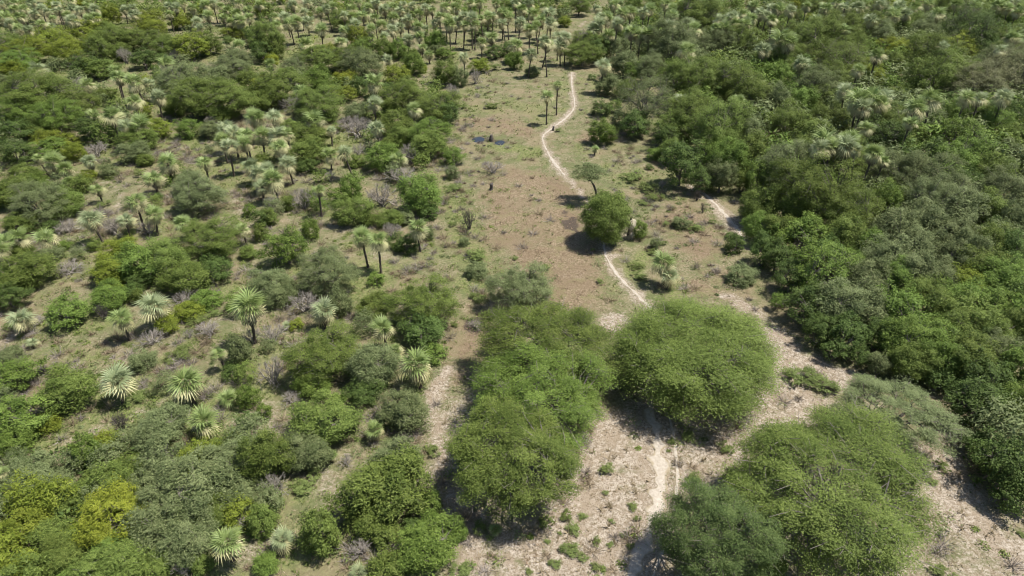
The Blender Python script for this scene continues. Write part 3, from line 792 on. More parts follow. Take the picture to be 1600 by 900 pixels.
 (400, 450): """300 90 240 190 r;520 100 170 170 g;180 40 230 120 g;740 110 230 140 o;1050 100 450 270 o;1040 260 320 150 d;440 420 480 340 o;360 600 260 180 b;520 690 110 90 b;730 490 310 270 g;680 650 250 160 d;1110 410 180 130 b;
  100 290 210 170 r;100 530 220 220 r;220 700 170 120 r;50 780 130 120 b;420 830 400 210 o;920 760 320 260 g;1500 120 170 130 r;1370 230 130 70 r;250 230 110 80 y;1390 60 120 50 w;60 30 160 90 g;1240 230 70 40 w;850 230 90 50 w""",
 (1200, 450): """60 80 110 90 b;250 100 300 210 d;430 100 290 230 g;600 110 270 230 g;820 140 270 230 b;1000 80 270 210 o;1150 90 230 210 b;1300 80 220 190 b;1420 110 210 190 b;1560 70 170 190 d;1560 260 210 210 o;1400 270 250 190 o;
  1200 240 250 190 o;1020 310 270 230 b;860 330 290 230 b;720 300 210 190 d;1250 430 310 230 o;1100 440 270 210 b;1450 400 230 190 g;1550 500 190 210 b;900 460 230 170 o;700 470 160 120 g;500 290 280 210 d;320 250 230 170 d;
  1350 570 270 190 d;1180 610 180 120 r;1300 720 310 210 d;1460 690 210 190 d;1560 720 190 210 b;1450 840 200 110 r;330 590 230 120 w;190 545 240 70 w;580 420 150 90 d;1300 340 200 150 d;420 380 160 90 d;1060 560 160 120 d""",
 (0, 675): """100 60 230 190 b;540 120 200 240 b;640 60 110 120 Y;200 280 330 200 g;130 400 210 170 y;780 240 260 160 o;990 130 250 150 r;760 40 120 80 r;1200 330 500 380 g;1450 180 360 290 g;1010 520 420 320 g;1180 640 400 300 g;
  700 520 440 330 Y;540 620 260 200 y;110 620 330 260 y;340 640 270 230 o;360 790 330 210 o;700 760 350 230 b;150 840 220 160 y;30 870 140 110 Y;640 890 420 130 o;500 400 250 180 o;280 500 200 140 y;1130 850 200 130 r;
  1260 830 150 140 o;1330 480 300 240 o;900 330 260 180 g;880 700 240 200 g;1500 330 240 190 g;950 850 260 160 o;600 300 200 150 o;20 300 150 120 g;430 890 220 110 b;1530 560 160 120 r;660 100 160 90 r""",
 (400, 675): """60 150 330 320 o;300 120 330 190 g;290 350 190 110 w;360 250 130 70 w;120 330 200 190 r;150 430 110 70 w;870 170 330 190 g;830 350 560 340 o;720 520 340 250 o;790 620 260 170 o;1090 450 150 180 b;400 640 270 300 o;
  650 740 200 150 r;1070 700 420 340 b;1270 640 110 140 b;830 870 280 130 o;1300 870 190 80 w;40 560 200 200 o;60 830 170 150 b;1400 600 120 100 w;560 180 130 110 r;980 600 160 120 d;1100 110 140 80 w;20 280 160 140 g""",
 (800, 675): """590 235 110 110 w;585 385 50 50 w;755 470 80 60 w;780 545 60 60 w;530 690 80 70 w;615 710 60 50 w;365 740 140 90 w;340 530 100 110 w;440 530 80 60 w;385 610 120 80 w;200 570 110 80 w;270 830 90 70 w;440 790 90 60 w;525 850 80 80 w;
  105 880 60 40 w;1340 100 130 70 w;1000 60 70 50 w;1100 30 120 60 w;1140 300 160 120 w;740 720 60 50 w;620 560 50 40 w;980 120 40 30 w;690 650 50 40 w;300 640 40 30 w;1400 300 180 160 d;220 690 50 40 w""",
 (1200, 675): """1500 210 310 300 d;1400 130 280 210 d;1560 130 210 190 b;1530 390 260 200 d;1090 210 110 90 w;1030 310 80 50 w;850 180 120 90 w;20 850 200 200 b;1590 640 60 40 w;1300 60 160 130 d;1080 870 160 70 w""",
}
# palms: x, y of the crown, width (photo pixels), trunk height (metres)
PALMS = {
 (0, 0): """35 110 16 5;90 60 15 5;130 110 16 5;215 90 15 5;300 80 16 5;330 120 16 5;370 70 15 5;420 100 16 5;460 60 15 5;500 70 15 5;550 120 17 5;590 60 16 5;600 110 16 5;540 40 14 5;450 130 16 5;180 190 17 4.5;120 180 17 4.5;60 150 16 4.5;260 150 16 5;
  320 170 16 4.5;440 10 13 5;780 60 14 4;840 90 18 4;830 50 14 4;1060 40 14 5;1100 50 14 5;1140 20 14 5;1060 90 15 5;1280 30 14 5;1330 20 14 5;1380 40 15 5;1420 60 15 5;1480 90 16 5;1500 130 17 5;1440 140 16 4.5;1400 110 15 5;1550 70 15 5;
  1300 100 15 4;1250 180 17 4;1560 110 16 5;1230 140 16 4;240 440 28 3.5;545 530 24 3;720 440 22 4.5;740 480 24 4;835 510 26 3.5;1035 400 28 3.5;585 720 24 2.5;700 720 32 3.6;840 640 30 3;990 610 24 3;790 790 26 2.6;880 780 30 2.6;1490 290 20 3;
  1430 270 18 3;1590 740 26 3;1410 810 26 2.8;1460 840 26 2.8;1540 850 28 2.8;10 30 14 5;150 60 14 5;260 60 14 5;350 30 13 5;200 20 13 5;90 20 13 5;1200 50 14 5;1490 20 13 5;930 520 20 2.5;1390 880 26 2.6""",
 (400, 0): """230 30 14 5;320 20 14 5;210 150 18 4.5;250 140 18 4.5;330 140 18 4;410 190 18 4;110 110 17 5;130 160 17 4;180 110 16 5;400 80 16 5;440 60 15 5;560 200 21 4;310 280 22 2.4;530 270 18 3;700 50 15 5;640 20 14 5;600 60 15 5;750 20 14 5;800 60 15 5;
  860 50 15 5;900 70 16 5;860 110 17 5;740 110 17 5;780 160 18 5;720 190 18 4.5;850 190 18 4.5;900 170 18 5;950 130 17 5;920 30 15 5;1020 90 16 5.5;1010 170 18 5;1050 190 18 5;1020 230 18 4;1060 60 15 5.5;1100 70 16 5.5;1150 110 17 5.5;1190 120 17 5.5;
  1210 160 18 5.5;1260 140 18 5.5;1300 100 17 6;1310 160 18 5.5;1370 160 18 5.5;1350 120 17 6;1250 50 15 6;1180 50 15 6;1450 110 17 6;1480 100 17 6;1570 110 18 6;1540 80 17 6;1400 20 14 6;1340 20 14 6;1500 20 15 6;1410 270 18 3.5;1470 240 22 3.5;
  950 250 18 3.5;800 230 18 3.5;1040 300 17 2;1080 340 17 1.2;820 370 16 2;1300 360 18 3.4;90 400 22 3;280 570 24 3;740 520 28 3.2;740 650 28 3;985 690 28 2.6;755 810 22 2.4;360 760 32 2.6;120 740 28 3;15 740 26 3;470 820 20 1.6;40 850 28 3;130 850 30 3;
  190 840 24 3;20 30 14 5;70 40 14 5;300 80 15 5;480 40 14 5;550 100 16 4.5;620 160 17 4.5;670 100 16 5;1120 150 17 5;1400 120 16 6;1540 150 18 6;980 40 14 5""",
 (800, 0): """200 50 16 6;230 90 17 6;130 90 17 6;60 60 16 6;180 130 18 6;240 150 18 6;110 190 19 6;150 170 18 6;50 150 18 6;285 230 22 6;205 260 22 6.5;225 280 20 5.5;120 340 22 3.6;330 240 19 5;25 290 20 4;530 60 16 6;560 110 18 6;510 190 22 5.5;590 120 18 6;
  640 30 15 6;690 90 18 6;740 80 17 6;600 230 22 5;745 200 20 5.5;820 80 18 6;800 220 22 5;860 60 17 6;575 410 25 4;960 30 16 6;1000 60 16 6;1050 30 16 6;990 160 20 5.5;1100 150 22 5.5;1070 200 22 5.5;1130 190 22 5.5;1150 40 16 6;1190 30 16 6;1280 40 17 6;
  1300 130 20 6;1320 180 21 5.5;1280 180 20 5.5;1380 110 20 6;1400 150 20 6;1460 150 20 6;1490 120 20 6;1510 40 16 6;1550 90 18 6;1590 100 18 6;1095 320 28 5.5;1570 310 22 5.5;1060 630 20 4;1410 640 24 5;1440 90 18 6;20 20 15 6;110 20 15 6;660 150 18 6;
  540 150 20 6;1220 70 17 6;300 290 19 4.5;850 210 20 5.5;1000 100 18 6""",
 (1200, 0): """20 130 20 6;60 60 17 6;430 20 17 6;480 50 18 6;430 130 24 6;300 130 22 6;560 50 18 6;600 30 17 6;640 130 24 6;780 110 22 6;820 40 18 6;790 80 20 6;1000 30 18 6;1060 90 20 6;1180 30 18 6;1440 40 18 6;1500 50 19 6;1580 50 20 6;1540 20 18 6;1560 80 20 6;
  1530 240 24 6;80 250 32 6;130 265 26 6;480 190 20 6;210 400 22 5.5;680 350 24 6;565 440 22 6;480 570 26 6;560 630 32 6;640 610 38 6.2;720 610 30 6;1010 630 34 6;920 680 34 6;1240 620 30 6;1320 620 28 6;1470 610 34 6;890 770 26 5.5;610 810 30 5.5;350 880 34 6;
  500 885 32 6;1090 300 20 6;1450 320 24 6;920 50 18 6;700 30 18 6;140 70 17 6;360 50 17 6;860 90 19 6;1290 50 18 6;20 60 17 6;240 40 16 6;590 670 28 5.8;700 650 28 5.8""",
 (0, 225): """240 90 22 2.6;330 110 36 2.4;410 160 24 2.2;560 110 28 2.2;430 240 20 1.6;610 290 24 1.8;1045 120 32 3;960 220 30 2;1280 120 32 2.6;850 360 32 4;965 440 28 2.6;790 480 32 2.4;570 480 40 3;1140 490 34 2.2;1515 540 26 2;120 590 38 2;30 620 34 2.2;
  290 600 40 1.8;10 670 30 2.4;1575 150 28 2.6;1430 20 28 3.4;1525 0 28 3.4""",
 (400, 225): """200 130 26 3;465 70 32 2.4;550 60 28 3.4;890 100 32 2;390 290 26 3.6;110 230 42 3;20 190 32 3;40 270 30 2.4;660 590 32 3.8;765 610 40 3.8;1010 530 34 3;150 20 24 2.4;70 170 28 3""",
 (800, 225): """945 745 46 2.6;985 835 38 1.5;520 35 13 .3""",
 (1200, 225): """320 30 34 6;390 20 34 6;480 20 30 6;540 40 26 6;660 65 32 5.8;720 110 24 5""",
 (0, 450): """130 200 44 1.6;330 205 22 1.0;205 340 20 .5;760 200 42 2.4;960 120 54 2.6;1560 130 62 4.2;735 590 58 2.2;1165 600 60 2.2;1275 840 54 1.2;1370 420 24 1.8;1430 700 30 .4""",
 (400, 450): """425 150 46 2.0;790 260 42 2.4;870 400 26 1.6;1000 490 66 2.4;740 890 40 1.0;190 240 16 .3""",
 (0, 675): """1420 690 56 2.2;20 250 22 1.2""",
 (400, 675): """165 680 42 1.0;470 150 24 .6;1495 620 22 .3;640 890 28 .4""",
}
LANDMARKS = [
 (947, 337, "the lone round tree"), (920, 268, "the small leaning tree"), (765, 218, "the blue puddles"), (862, 150, "the two palms beside the footpath"),
 (1085, 555, "the broad tree over the track"), (845, 540, "the three big trackside trees"), (800, 720, "the nearest big trackside tree"), (1037, 430, "the twin palms below the clearing"),
 (1300, 760, "the widest tree at lower right"), (582, 378, "the palm pair beside the clearing"), (650, 572, "the largest pale palm"), (390, 485, "the tall yellowish palm"),
 (733, 343, "the charred upright shrub"), (175, 805, "the yellow bush at lower left"), (355, 848, "the palm at the bottom edge"), (1355, 155, "the silvery palm cluster"),
 (1515, 50, "the dark domed upper right tree"), (1395, 83, "the yellow woodland tree"), (1575, 120, "the khaki thicket"), (1125, 330, "the sandy woodland-side strip"),
 (1265, 565, "the sandy gap beyond the track"), (1390, 628, "the pale feathery tree"), (535, 128, "the yellow upper scrub bush"), (60, 110, "the tan-skirted palm at upper left"),
 (208, 190, "the upper left palm huddle"), (425, 285, "the densest scrub palm knot"), (498, 298, "the slender dark-trunked palm"), (262, 255, "the palm above the grey-green tree"),
 (308, 302, "the wide grey-green scrub tree"), (25, 240, "the dark left edge thicket"), (142, 345, "the lone left scrub palm"), (235, 530, "the bright bare shrub"),
 (506, 488, "the neat middle scrub palm"), (318, 668, "the low spiky palm"), (184, 598, "the silvery palm at left"), (586, 680, "the blue-green palm"), (441, 848, "the squat palm at the bottom"),
 (105, 490, "the light green bush at left"), (245, 405, "the great left scrub thicket"), (545, 555, "the wide lower scrub tree"), (665, 475, "the flat strip-side olive tree"),
 (890, 115, "the footpath's far end"), (1000, 165, "the tree jutting into the clearing"), (1095, 80, "the palm behind the woodland edge"), (135, 60, "the yellowish far thicket"),
 (300, 785, "the large grey-green thicket"), (1210, 60, "the palm over the far woodland"), (1320, 235, "the palms on the woodland crest"), (1480, 340, "the grey-green woodland crest"),
 (1250, 300, "the woodland front"), (1450, 480, "the right woodland"), (1560, 850, "the dry grass corner"), (640, 60, "the far palm grove"), (940, 210, "the rounded bush by the clearing"),
 (1280, 430, "the fresh green woodland bulge"), (1540, 700, "the shaded woodland corner"), (430, 130, "the upper scrub"), (660, 190, "the bushes at the clearing's left"),
]
COLOUR = {'e': 'blue-green', 'o': 'olive green', 'g': 'grey-green', 'd': 'dark green', 'b': 'fresh green', 'y': 'yellow-green', 'Y': 'bright yellow', 't': 'khaki brown', 'r': 'leafless grey', 'w': 'low green'}
ORD = ["nearest", "second nearest", "third nearest", "fourth nearest", "fifth nearest", "sixth nearest", "seventh nearest", "eighth nearest", "ninth nearest", "tenth nearest", "eleventh nearest", "twelfth nearest", "thirteenth nearest", "fourteenth nearest", "fifteenth nearest", "sixteenth nearest", "seventeenth nearest", "eighteenth nearest", "nineteenth nearest", "twentieth nearest"]
REG = []          # (object, px, py, look, noun, category, group)

def register(o, px, py, look, category, group):
    REG.append((o, px, py, look, category, group))

def give_labels():
    keys = {}
    for o, px, py, look, cat, grp in REG:
        best = min(LANDMARKS, key=lambda L: math.hypot(L[0] - px, (L[1] - py) * 1.35))
        dx, dy = px - best[0], (py - best[1]) * 1.35
        d = math.hypot(dx, dy)
        if d < 12: rel = "right at"
        elif abs(dx) > abs(dy): rel = "left of" if dx < 0 else "right of"
        else: rel = "behind" if dy < 0 else "in front of"
        keys.setdefault((look, rel, best[2]), []).append((d, o, cat, grp))
    for (look, rel, lm), lst in keys.items():
        lst.sort(key=lambda t: t[0])
        for k, (d, o, cat, grp) in enumerate(lst):
            lab = f"{look} {rel} {lm}"
            if len(lst) > 1:
                lab += ", " + (ORD[k] if k < len(ORD) else "far off")
            tag(o, lab, cat, grp)

USED = 0
def make_tree(px, py, wpx, hpx, kind, forest=False, mesh=None, label=None, name=None, rot=None, hc=None, category=None, group=None, grow=1.0):
    """px, py: centre of the crown in the survey; wpx, hpx: its breadth and height there"""
    rng = random
    th = look_angle(py)
    guess = at(px, py, 2.0)
    m_per_px = guess[2] / FPX
    a = wpx * m_per_px / 2 * grow
    hh = hpx * m_per_px / 2 * grow
    s2 = hh * hh - (a * math.sin(th)) ** 2
    b = math.sqrt(s2) / math.cos(th) if s2 > 0 else 0
    if kind == 'w': b = min(max(b, .32 * a), .5 * a)
    elif kind == 'r': b = min(max(b, .5 * a), 1.6 * a)
    else: b = min(max(b, (.42 if mesh else .8 if forest else .55) * a), 1.15 * a)
    big = a > 1.75
    if hc is None:
        hc = b * .8 if not big else b * .85 + .1 * a
        if kind in 'wr': hc = b * .8
        if forest and kind not in 'wr': hc = b * .95 + .35
    x, y, _ = at(px, py, hc)
    gz = float(ground_z(x, y))
    rz = rng.uniform(0, 6.28) if rot is None else rot
    noun = {'o': "feathery", 'g': "feathery", 't': "feathery", 'b': "leafy", 'e': "feathery", 'd': "leafy", 'y': "yellowing", 'Y': "yellowing"}.get(kind, "") + ("_tree" if big else "_bush")
    if kind == 'w': noun = "weed_clump"
    if kind == 'r': noun = "bare_shrub"
    root = link(name or noun, None, loc=(x, y, gz))
    if kind == 'r':
        up = b > 1.2 * a
        me = BARE[2] if up else random.choice(BARE)
        link("twigs", me, root, rot=(0, 0, rz), scale=(a / .95, a / .95, b * 1.6 / .95), mat=CHAR if up else TWIG)
    else:
        cls = 'S' if a < 1.5 else ('M' if a < 3.0 else 'L')
        broad = 1 if kind == 'd' or (kind in 'by' and rng.random() < .4) else 0
        cm, bm = mesh or random.choice(VAR[cls, broad] if kind != 'w' else VAR['W'])
        sx = a * rng.uniform(.96, 1.08); sy = a * rng.uniform(.92, 1.05)
        link("crown" if big else "foliage", cm, root, (0, 0, hc), (0, 0, rz), (sx, sy, b), LEAF[kind])
        if kind != 'w':
            if big:
                link("branches", bm, root, (0, 0, hc), (0, 0, rz), (sx, sy, b), BARK)
                tr = .045 * a + .03
                link("trunk", random.choice(BOLES), root, (0, 0, -.1), (0, 0, rz), (tr, tr, hc - .70 * b + .1), BARK)
            else:
                link("stems", random.choice(STEMS), root, (0, 0, -.05), (0, 0, rz), (a, a, hc + .05), BARK)
        else:
            link("stems", random.choice(STEMS), root, (0, 0, -.03), (0, 0, rz), (a * .8, a * .8, hc), BARK)
    cat = category or {"weed_clump": "weeds", "bare_shrub": "shrub"}.get(noun, "tree" if big else "bush")
    if group is None:
        group = "low weeds on the clearing and sand" if kind == 'w' else "leafless shrubs in the scrub" if kind == 'r' else \
            ("trees and bushes of the right woodland" if forest else "trees and bushes of the scrub")
    if label:
        tag(root, label, cat, group)
    else:
        size = "small" if a < 1.1 else "mid-sized" if a < 2.4 else "large" if a < 4 else "very large"
        register(root, px, py, f"{size} {COLOUR[kind]} {dict(weeds='weed clump').get(cat, cat)}", cat, group)
    return root

def make_palm(px, py, wpx, h, forest=False, label=None, lean=None):
    rng = random
    x, y, t = at(px, py, h)
    rad = wpx * t / FPX / 2
    s = max(.35, rad / 1.22)
    gz = float(ground_z(x, y))
    root = link("fan_palm", None, loc=(x, y, gz))
    rz = rng.uniform(0, 6.28)
    lx, ly = (rng.gauss(0, .07), rng.gauss(0, .07)) if lean is None else lean
    tl = math.hypot(math.hypot(lx, ly) * h, h)
    root.location = (x - lx * h, y - ly * h, float(ground_z(x - lx * h, y - ly * h)))
    ex, ey = -math.atan(ly), math.atan(lx)
    near_one = wpx >= 36 or (px, py) in ()
    tr = .115 * (.7 + .3 * s)
    link("trunk", random.choice(PTRUNK), root, (0, 0, -.08), (ex, ey, 0), (tr, tr, tl + .1), PALMTRUNK)
    live = PALM_BLUE if rng.random() < .38 else PALM_LIVE
    top = (lx * h, ly * h, h)
    if near_one:
        lay = frond_layout(rng.randrange(10 ** 6), rng.choice((13, 15, 17)), rng.choice((11, 13, 16)), rng.choice((7, 9, 12)))
        for kd, sv, az, el, ro, sc in lay:
            o = link("dead_frond" if kd == 'dead' else "frond", FROND_ME[kd, sv], root, (top[0], top[1], top[2] - (.18 * s if kd == 'dead' else 0)))
            o.rotation_mode = 'XYZ'
            from mathutils import Matrix
            o.rotation_euler = Matrix(rot_mat(az + rz, el, ro).tolist()).to_euler()
            o.scale = (sc * s,) * 3
            m = live if kd == 'live' else PALM_PALE if kd == 'pale' else PALM_DEAD
            o.material_slots[0].link = 'OBJECT'; o.material_slots[0].material = m
    else:
        cm, pm, dm = random.choice(PALMV)
        link("crown", cm, root, top, (0, 0, rz), (s,) * 3, live)
        link("fading_fronds", pm, root, top, (0, 0, rz), (s,) * 3, PALM_PALE)
        link("dead_skirt", dm, root, top, (0, 0, rz), (s,) * 3, PALM_DEAD)
    grp = "palms rising from the right woodland" if forest else ("palms of the far grove" if py < 75 else "palms of the left scrub")
    if label:
        tag(root, label, "palm", grp)
    else:
        size = "short" if h < 1.5 else "mid-height" if h < 3.3 else "tall"
        tone = "silvery" if live is PALM_BLUE else "green"
        register(root, px, py, f"{size} {tone} fan palm", "palm", grp)
    return root

# ---- the big individual trees
def xl(seed, leaf, nclump=230, nleaf=92000, broad=False, **kw):
    return crown_set(seed, nclump, nleaf, leaf * .60, broad, clump=kw.pop("clump", .135), prim=8, **kw)

make_tree(1086, 556, 252, 172, 'o', mesh=xl(301, .042, nleaf=150000, low=-.5, lobe=.06, hollow=.06, clump=.17), hc=2.9, label="broad round olive green tree shading the sandy track")
make_tree(852, 538, 205, 132, 'o', mesh=xl(302, .046, lobe=.12, hollow=.1), hc=3.2, label="farthest of the three big green trees beside the sandy track")
make_tree(846, 616, 236, 112, 'b', mesh=xl(303, .044, lobe=.2, hollow=.1), hc=3.0, label="middle one of the three big green trees beside the sandy track")
make_tree(800, 708, 200, 160, 'o', mesh=xl(304, .050, lobe=.18, low=-.5, hollow=.1), hc=3.3, label="nearest of the three big green trees, dark shade on its left")
make_tree(1296, 762, 312, 200, 'o', mesh=xl(305, .036, nclump=230, nleaf=130000, lobe=.2, low=-.4, hollow=.12), hc=3.4, label="widest olive green tree at lower right with grey branches showing")
make_tree(1116, 846, 188, 176, 'e', mesh=xl(306, .048, lobe=.18, low=-.5, hollow=.1), hc=2.9, label="blue-green tree at the bottom edge right of the track")
make_tree(1396, 645, 165, 122, 'g', mesh=xl(307, .056, nclump=130, nleaf=52000, lobe=.2, hollow=.1), hc=2.6, label="pale feathery grey-green tree beside the shaded woodland edge")
make_tree(947, 338, 78, 70, 'o', mesh=xl(308, .10, nclump=120, nleaf=45000, lobe=.08, low=-.85, clump=.24, hollow=.05), hc=2.9, label="lone round green tree in the clearing with black shadow")
make_tree(1008, 160, 84, 74, 'g', mesh=xl(309, .06, nclump=120, nleaf=20000, lobe=.22, clump=.19), hc=4.0, label="grey-green tree jutting from the woodland into the far clearing")
make_tree(1515, 48, 80, 66, 'd', mesh=xl(310, .055, nclump=120, nleaf=20000, broad=True, clump=.19), hc=5.5, forest=True, label="dark domed tree standing above the woodland at upper right")
make_tree(1316, 90, 84, 50, 'o', mesh=xl(311, .055, nclump=120, nleaf=20000, lobe=.2, clump=.19), hc=4.6, forest=True, label="flat-topped olive tree with deep shade in the upper woodland")

def leaning_tree():
    x, y, _ = at(933, 306)
    gz = float(ground_z(x, y))
    root = link("feathery_tree", None, loc=(x, y, gz))
    cm, bm = crown_set(312, 36, 5200, .10, False, clump=.25, low=-.3, lobe=.22)
    cx, cy, hc = -1.1, -1.2, 3.3
    link("crown", cm, root, (cx, cy, hc), (0, 0, .4), (2.3, 2.1, 1.1), LEAF['g'])
    link("branches", bm, root, (cx, cy, hc), (0, 0, .4), (2.0, 1.9, 1.2), CHAR)
    pts = np.array([(0, 0, -.1), (-.25, -.3, .8), (-.55, -.6, 1.6), (-.85, -.95, 2.2), (cx, cy, 2.8)], float)
    v, f = tubes(pts[:-1], pts[1:] + (pts[1:] - pts[:-1]) * .06, np.array([.16, .14, .12, .10]), np.array([.14, .12, .10, .07]), 8)
    link("trunk", mesh_np("trunk", v, f, [None]), root, mat=CHAR)
    tag(root, "small leaning tree with bare dark trunk in the clearing", "tree", "trees and bushes of the scrub")
leaning_tree()

def is_forest(px, py):
    edge = [(0, 960), (100, 960), (130, 1010), (200, 1030), (250, 1050), (300, 1110), (370, 1170), (450, 1190), (520, 1230), (580, 1340), (640, 1440), (700, 1490), (900, 1580)]
    for (y0, x0), (y1, x1) in zip(edge[:-1], edge[1:]):
        if y0 <= py <= y1:
            return px > x0 + (x1 - x0) * (py - y0) / (y1 - y0)
    return px > 1580

TREE_LIST = []
for (ox, oy), txt in TREES.items():
    for e in txt.replace("\n", "").split(";"):
        p = e.split()
        tx, ty, w, h = map(float, p[:4])
        if w <= 0: continue
        TREE_LIST.append((ox + tx / 4, oy + ty / 4, w / 4, h / 4, p[4]))
for px, py, w, h, k in TREE_LIST:
    if k == 'r' and w < 6:
        continue
    if abs(px - 732) < 3 and abs(py - 345) < 6: continue
    fo = is_forest(px, py)
    make_tree(px, py, w, h, k, forest=fo, grow=1.0 if k in 'wr' else (1.22 if is_forest(px - 55, py + 25) else 1.02) if fo else 1.06)
make_tree(732.5, 343, 26, 40, 'r', label="charred upright leafless shrub alone on the clearing's left side")

def project(x, y, z):
    t = CP * y + SP * (CAM_H - z)
    return 800 + FPX * x / t, 450 + FPX * (CP * (CAM_H - z) - SP * y) / t

CROWNS = []
MASS = []
def fill(poly, step, kinds, rmin, rmax, tall, seed, cover=.8, keep=1.0):
    """closes the canopy: growth wherever no surveyed crown stands over the ground of the zone"""
    rng = random.Random(seed)
    W = np.array([at(*p)[:2] for p in poly])
    x0, y0 = W.min(0); x1, y1 = W.max(0)
    gx, gy = np.meshgrid(np.arange(x0, x1, step), np.arange(y0, y1, step))
    gx = gx.ravel(); gy = gy.ravel()
    ok = poly_in(gx, gy, poly, .1) > .5
    pts = list(zip(gx[ok], gy[ok])); rng.shuffle(pts)
    for x, y in pts:
        x += rng.uniform(-.5, .5) * step; y += rng.uniform(-.5, .5) * step
        if any((x - cx) ** 2 + (y - cy) ** 2 < (cover * cr) ** 2 for cx, cy, cr in CROWNS): continue
        if rng.random() > keep: continue
        a = rng.uniform(rmin, rmax)
        MASS.append((x, y, a, a * (tall + rng.uniform(-.1, .15)), rng.choice(kinds), rng.uniform(0, 6.28)))
        CROWNS.append((x, y, a))

for o in list(COL.objects):
    if o.type == 'EMPTY':
        for c in o.children:
            if c.name.startswith(("crown", "foliage")): CROWNS.append((o.location.x, o.location.y, c.scale.x))
fill([(985, 40), (985, 100), (1075, 200), (1100, 250), (1160, 290), (1230, 420), (1280, 490), (1400, 560), (1520, 640), (1590, 740), (1680, 820), (1720, 500), (1720, 60)], 3.0, 'oggbdg', 2.0, 3.2, .80, 3, cover=.95)
fill([(-60, 60), (330, 50), (400, 80), (560, 85), (690, 160), (680, 200), (560, 190), (400, 150), (300, 215), (60, 240), (-60, 250)], 3.2, 'ooygg', 1.2, 2.2, .65, 4, cover=1.05, keep=.35)
fill([(-60, 730), (130, 710), (330, 700), (440, 710), (410, 820), (300, 905), (-60, 905)], 1.6, 'oggy', .9, 1.6, .7, 5)
fill([(-60, 240), (680, 200), (690, 330), (640, 420), (700, 480), (650, 560), (640, 640), (560, 700), (380, 680), (-60, 700)], 3.6, 'oggb', .6, 1.4, .7, 6, cover=1.2, keep=.3)
fill([(960, -14), (1720, -14), (1720, 60), (960, 60)], 4.0, 'oogyb', 1.6, 2.8, .8, 9, cover=1.0, keep=.6)
fill([(-60, -10), (960, -10), (960, 40), (-60, 50)], 5, 'oogyb', 1.6, 2.8, .8, 8, cover=1.15, keep=.5)

def build_mass():
    V, F, T, MI = [], [], [], []
    o = 0
    src = [crown_arrays(950 + q, 40, 680, .21, False, clump=.27, low=-.7) for q in range(4)]
    fine_src = [crown_arrays(960 + q, 50, 2000, .12, False, clump=.25, low=-.7) for q in range(3)]
    kinds = ['o', 'g', 'b', 'd', 'y']
    for n, (x, y, a, hc, k, rz) in enumerate(MASS):
        v, f, t, _ = src[n % 4] if y > 72 else fine_src[n % 3]
        c, sn = math.cos(rz), math.sin(rz)
        v = v @ np.array([[c, sn, 0], [-sn, c, 0], [0, 0, 1]]) * np.array([a, a, a * .8]) + np.array([x, y, hc + float(ground_z(x, y))])
        V.append(v); F.append(f + o); T.append(np.clip(t + ((n * 37) % 17 - 8) * .018, 0, 1)); MI.append(np.full(len(f), kinds.index(k))); o += len(v)
    me = mesh_np("thicket_growth", np.vstack(V), np.vstack(F), [LEAF[k] for k in kinds], np.concatenate(MI), face_attr={"tint": np.concatenate(T)})
    tag(link("thicket_growth", me), "tangled leafy growth closing the gaps between woodland and scrub trees", kind="stuff")
build_mass()

PALM_LIST = []
for (ox, oy), txt in PALMS.items():
    for e in txt.replace("\n", "").split(";"):
        tx, ty, w, h = map(float, e.split())
        PALM_LIST.append((ox + tx / 4, oy + ty / 4, w, h))
for px, py, w, h in PALM_LIST:
    fo = is_forest(px, py)
    vary = random.uniform(.82, 1.18) if w < 36 else 1.0
    make_palm(px, py, w * vary * (1.18 if py < 80 else 1.08 if py < 240 else 1.04 if w < 36 else .93), h * (random.uniform(.7, 1.0) if py < 80 and not fo else 1) * (.88 if py > 240 and not fo else 1) + (.5 if 80 < py < 240 and not fo else .6 if fo else 0), forest=fo)
make_palm(855, 151, 23, 4.2, label="palm beside the footpath with cream dead fronds, nearer of two", lean=(0, 0))
make_palm(871, 133, 18, 4.6, label="darker palm beside the footpath, farther of two", lean=(0, 0))

def dead_palm():
    """a palm that died standing: bleached fronds hang down its short trunk"""
    rng = np.random.default_rng(88)
    x, y, _ = at(980, 372)
    root = link("dead_palm", None, loc=(x, y, float(ground_z(x, y))))
    link("trunk", PTRUNK[0], root, (0, 0, -.08), (0, .08, 0), (.13, .13, 2.6), PALMTRUNK)
    from mathutils import Matrix
    for k in range(26):
        h = .5 + 2.0 * k / 25
        o = link("dead_frond", FROND_ME['dead', k % 2], root, (.08 * h, 0, h))
        o.rotation_euler = Matrix(rot_mat(k * 2.4, math.radians(rng.uniform(-75, -25) + (30 if k > 20 else 0)), rng.normal(0, .5)).tolist()).to_euler()
        o.scale = (rng.uniform(.7, .95),) * 3
        o.material_slots[0].link = 'OBJECT'; o.material_slots[0].material = PALM_BLEACHED
    tag(root, "bleached dead palm with hanging cream fronds beside the lone round tree", "palm")
PALM_BLEACHED = leaf_mat("palm_leaf_bleached", (.290, .255, .180), (.500, .450, .340), trans=.1, rough=.75, spec=.15)
dead_palm()

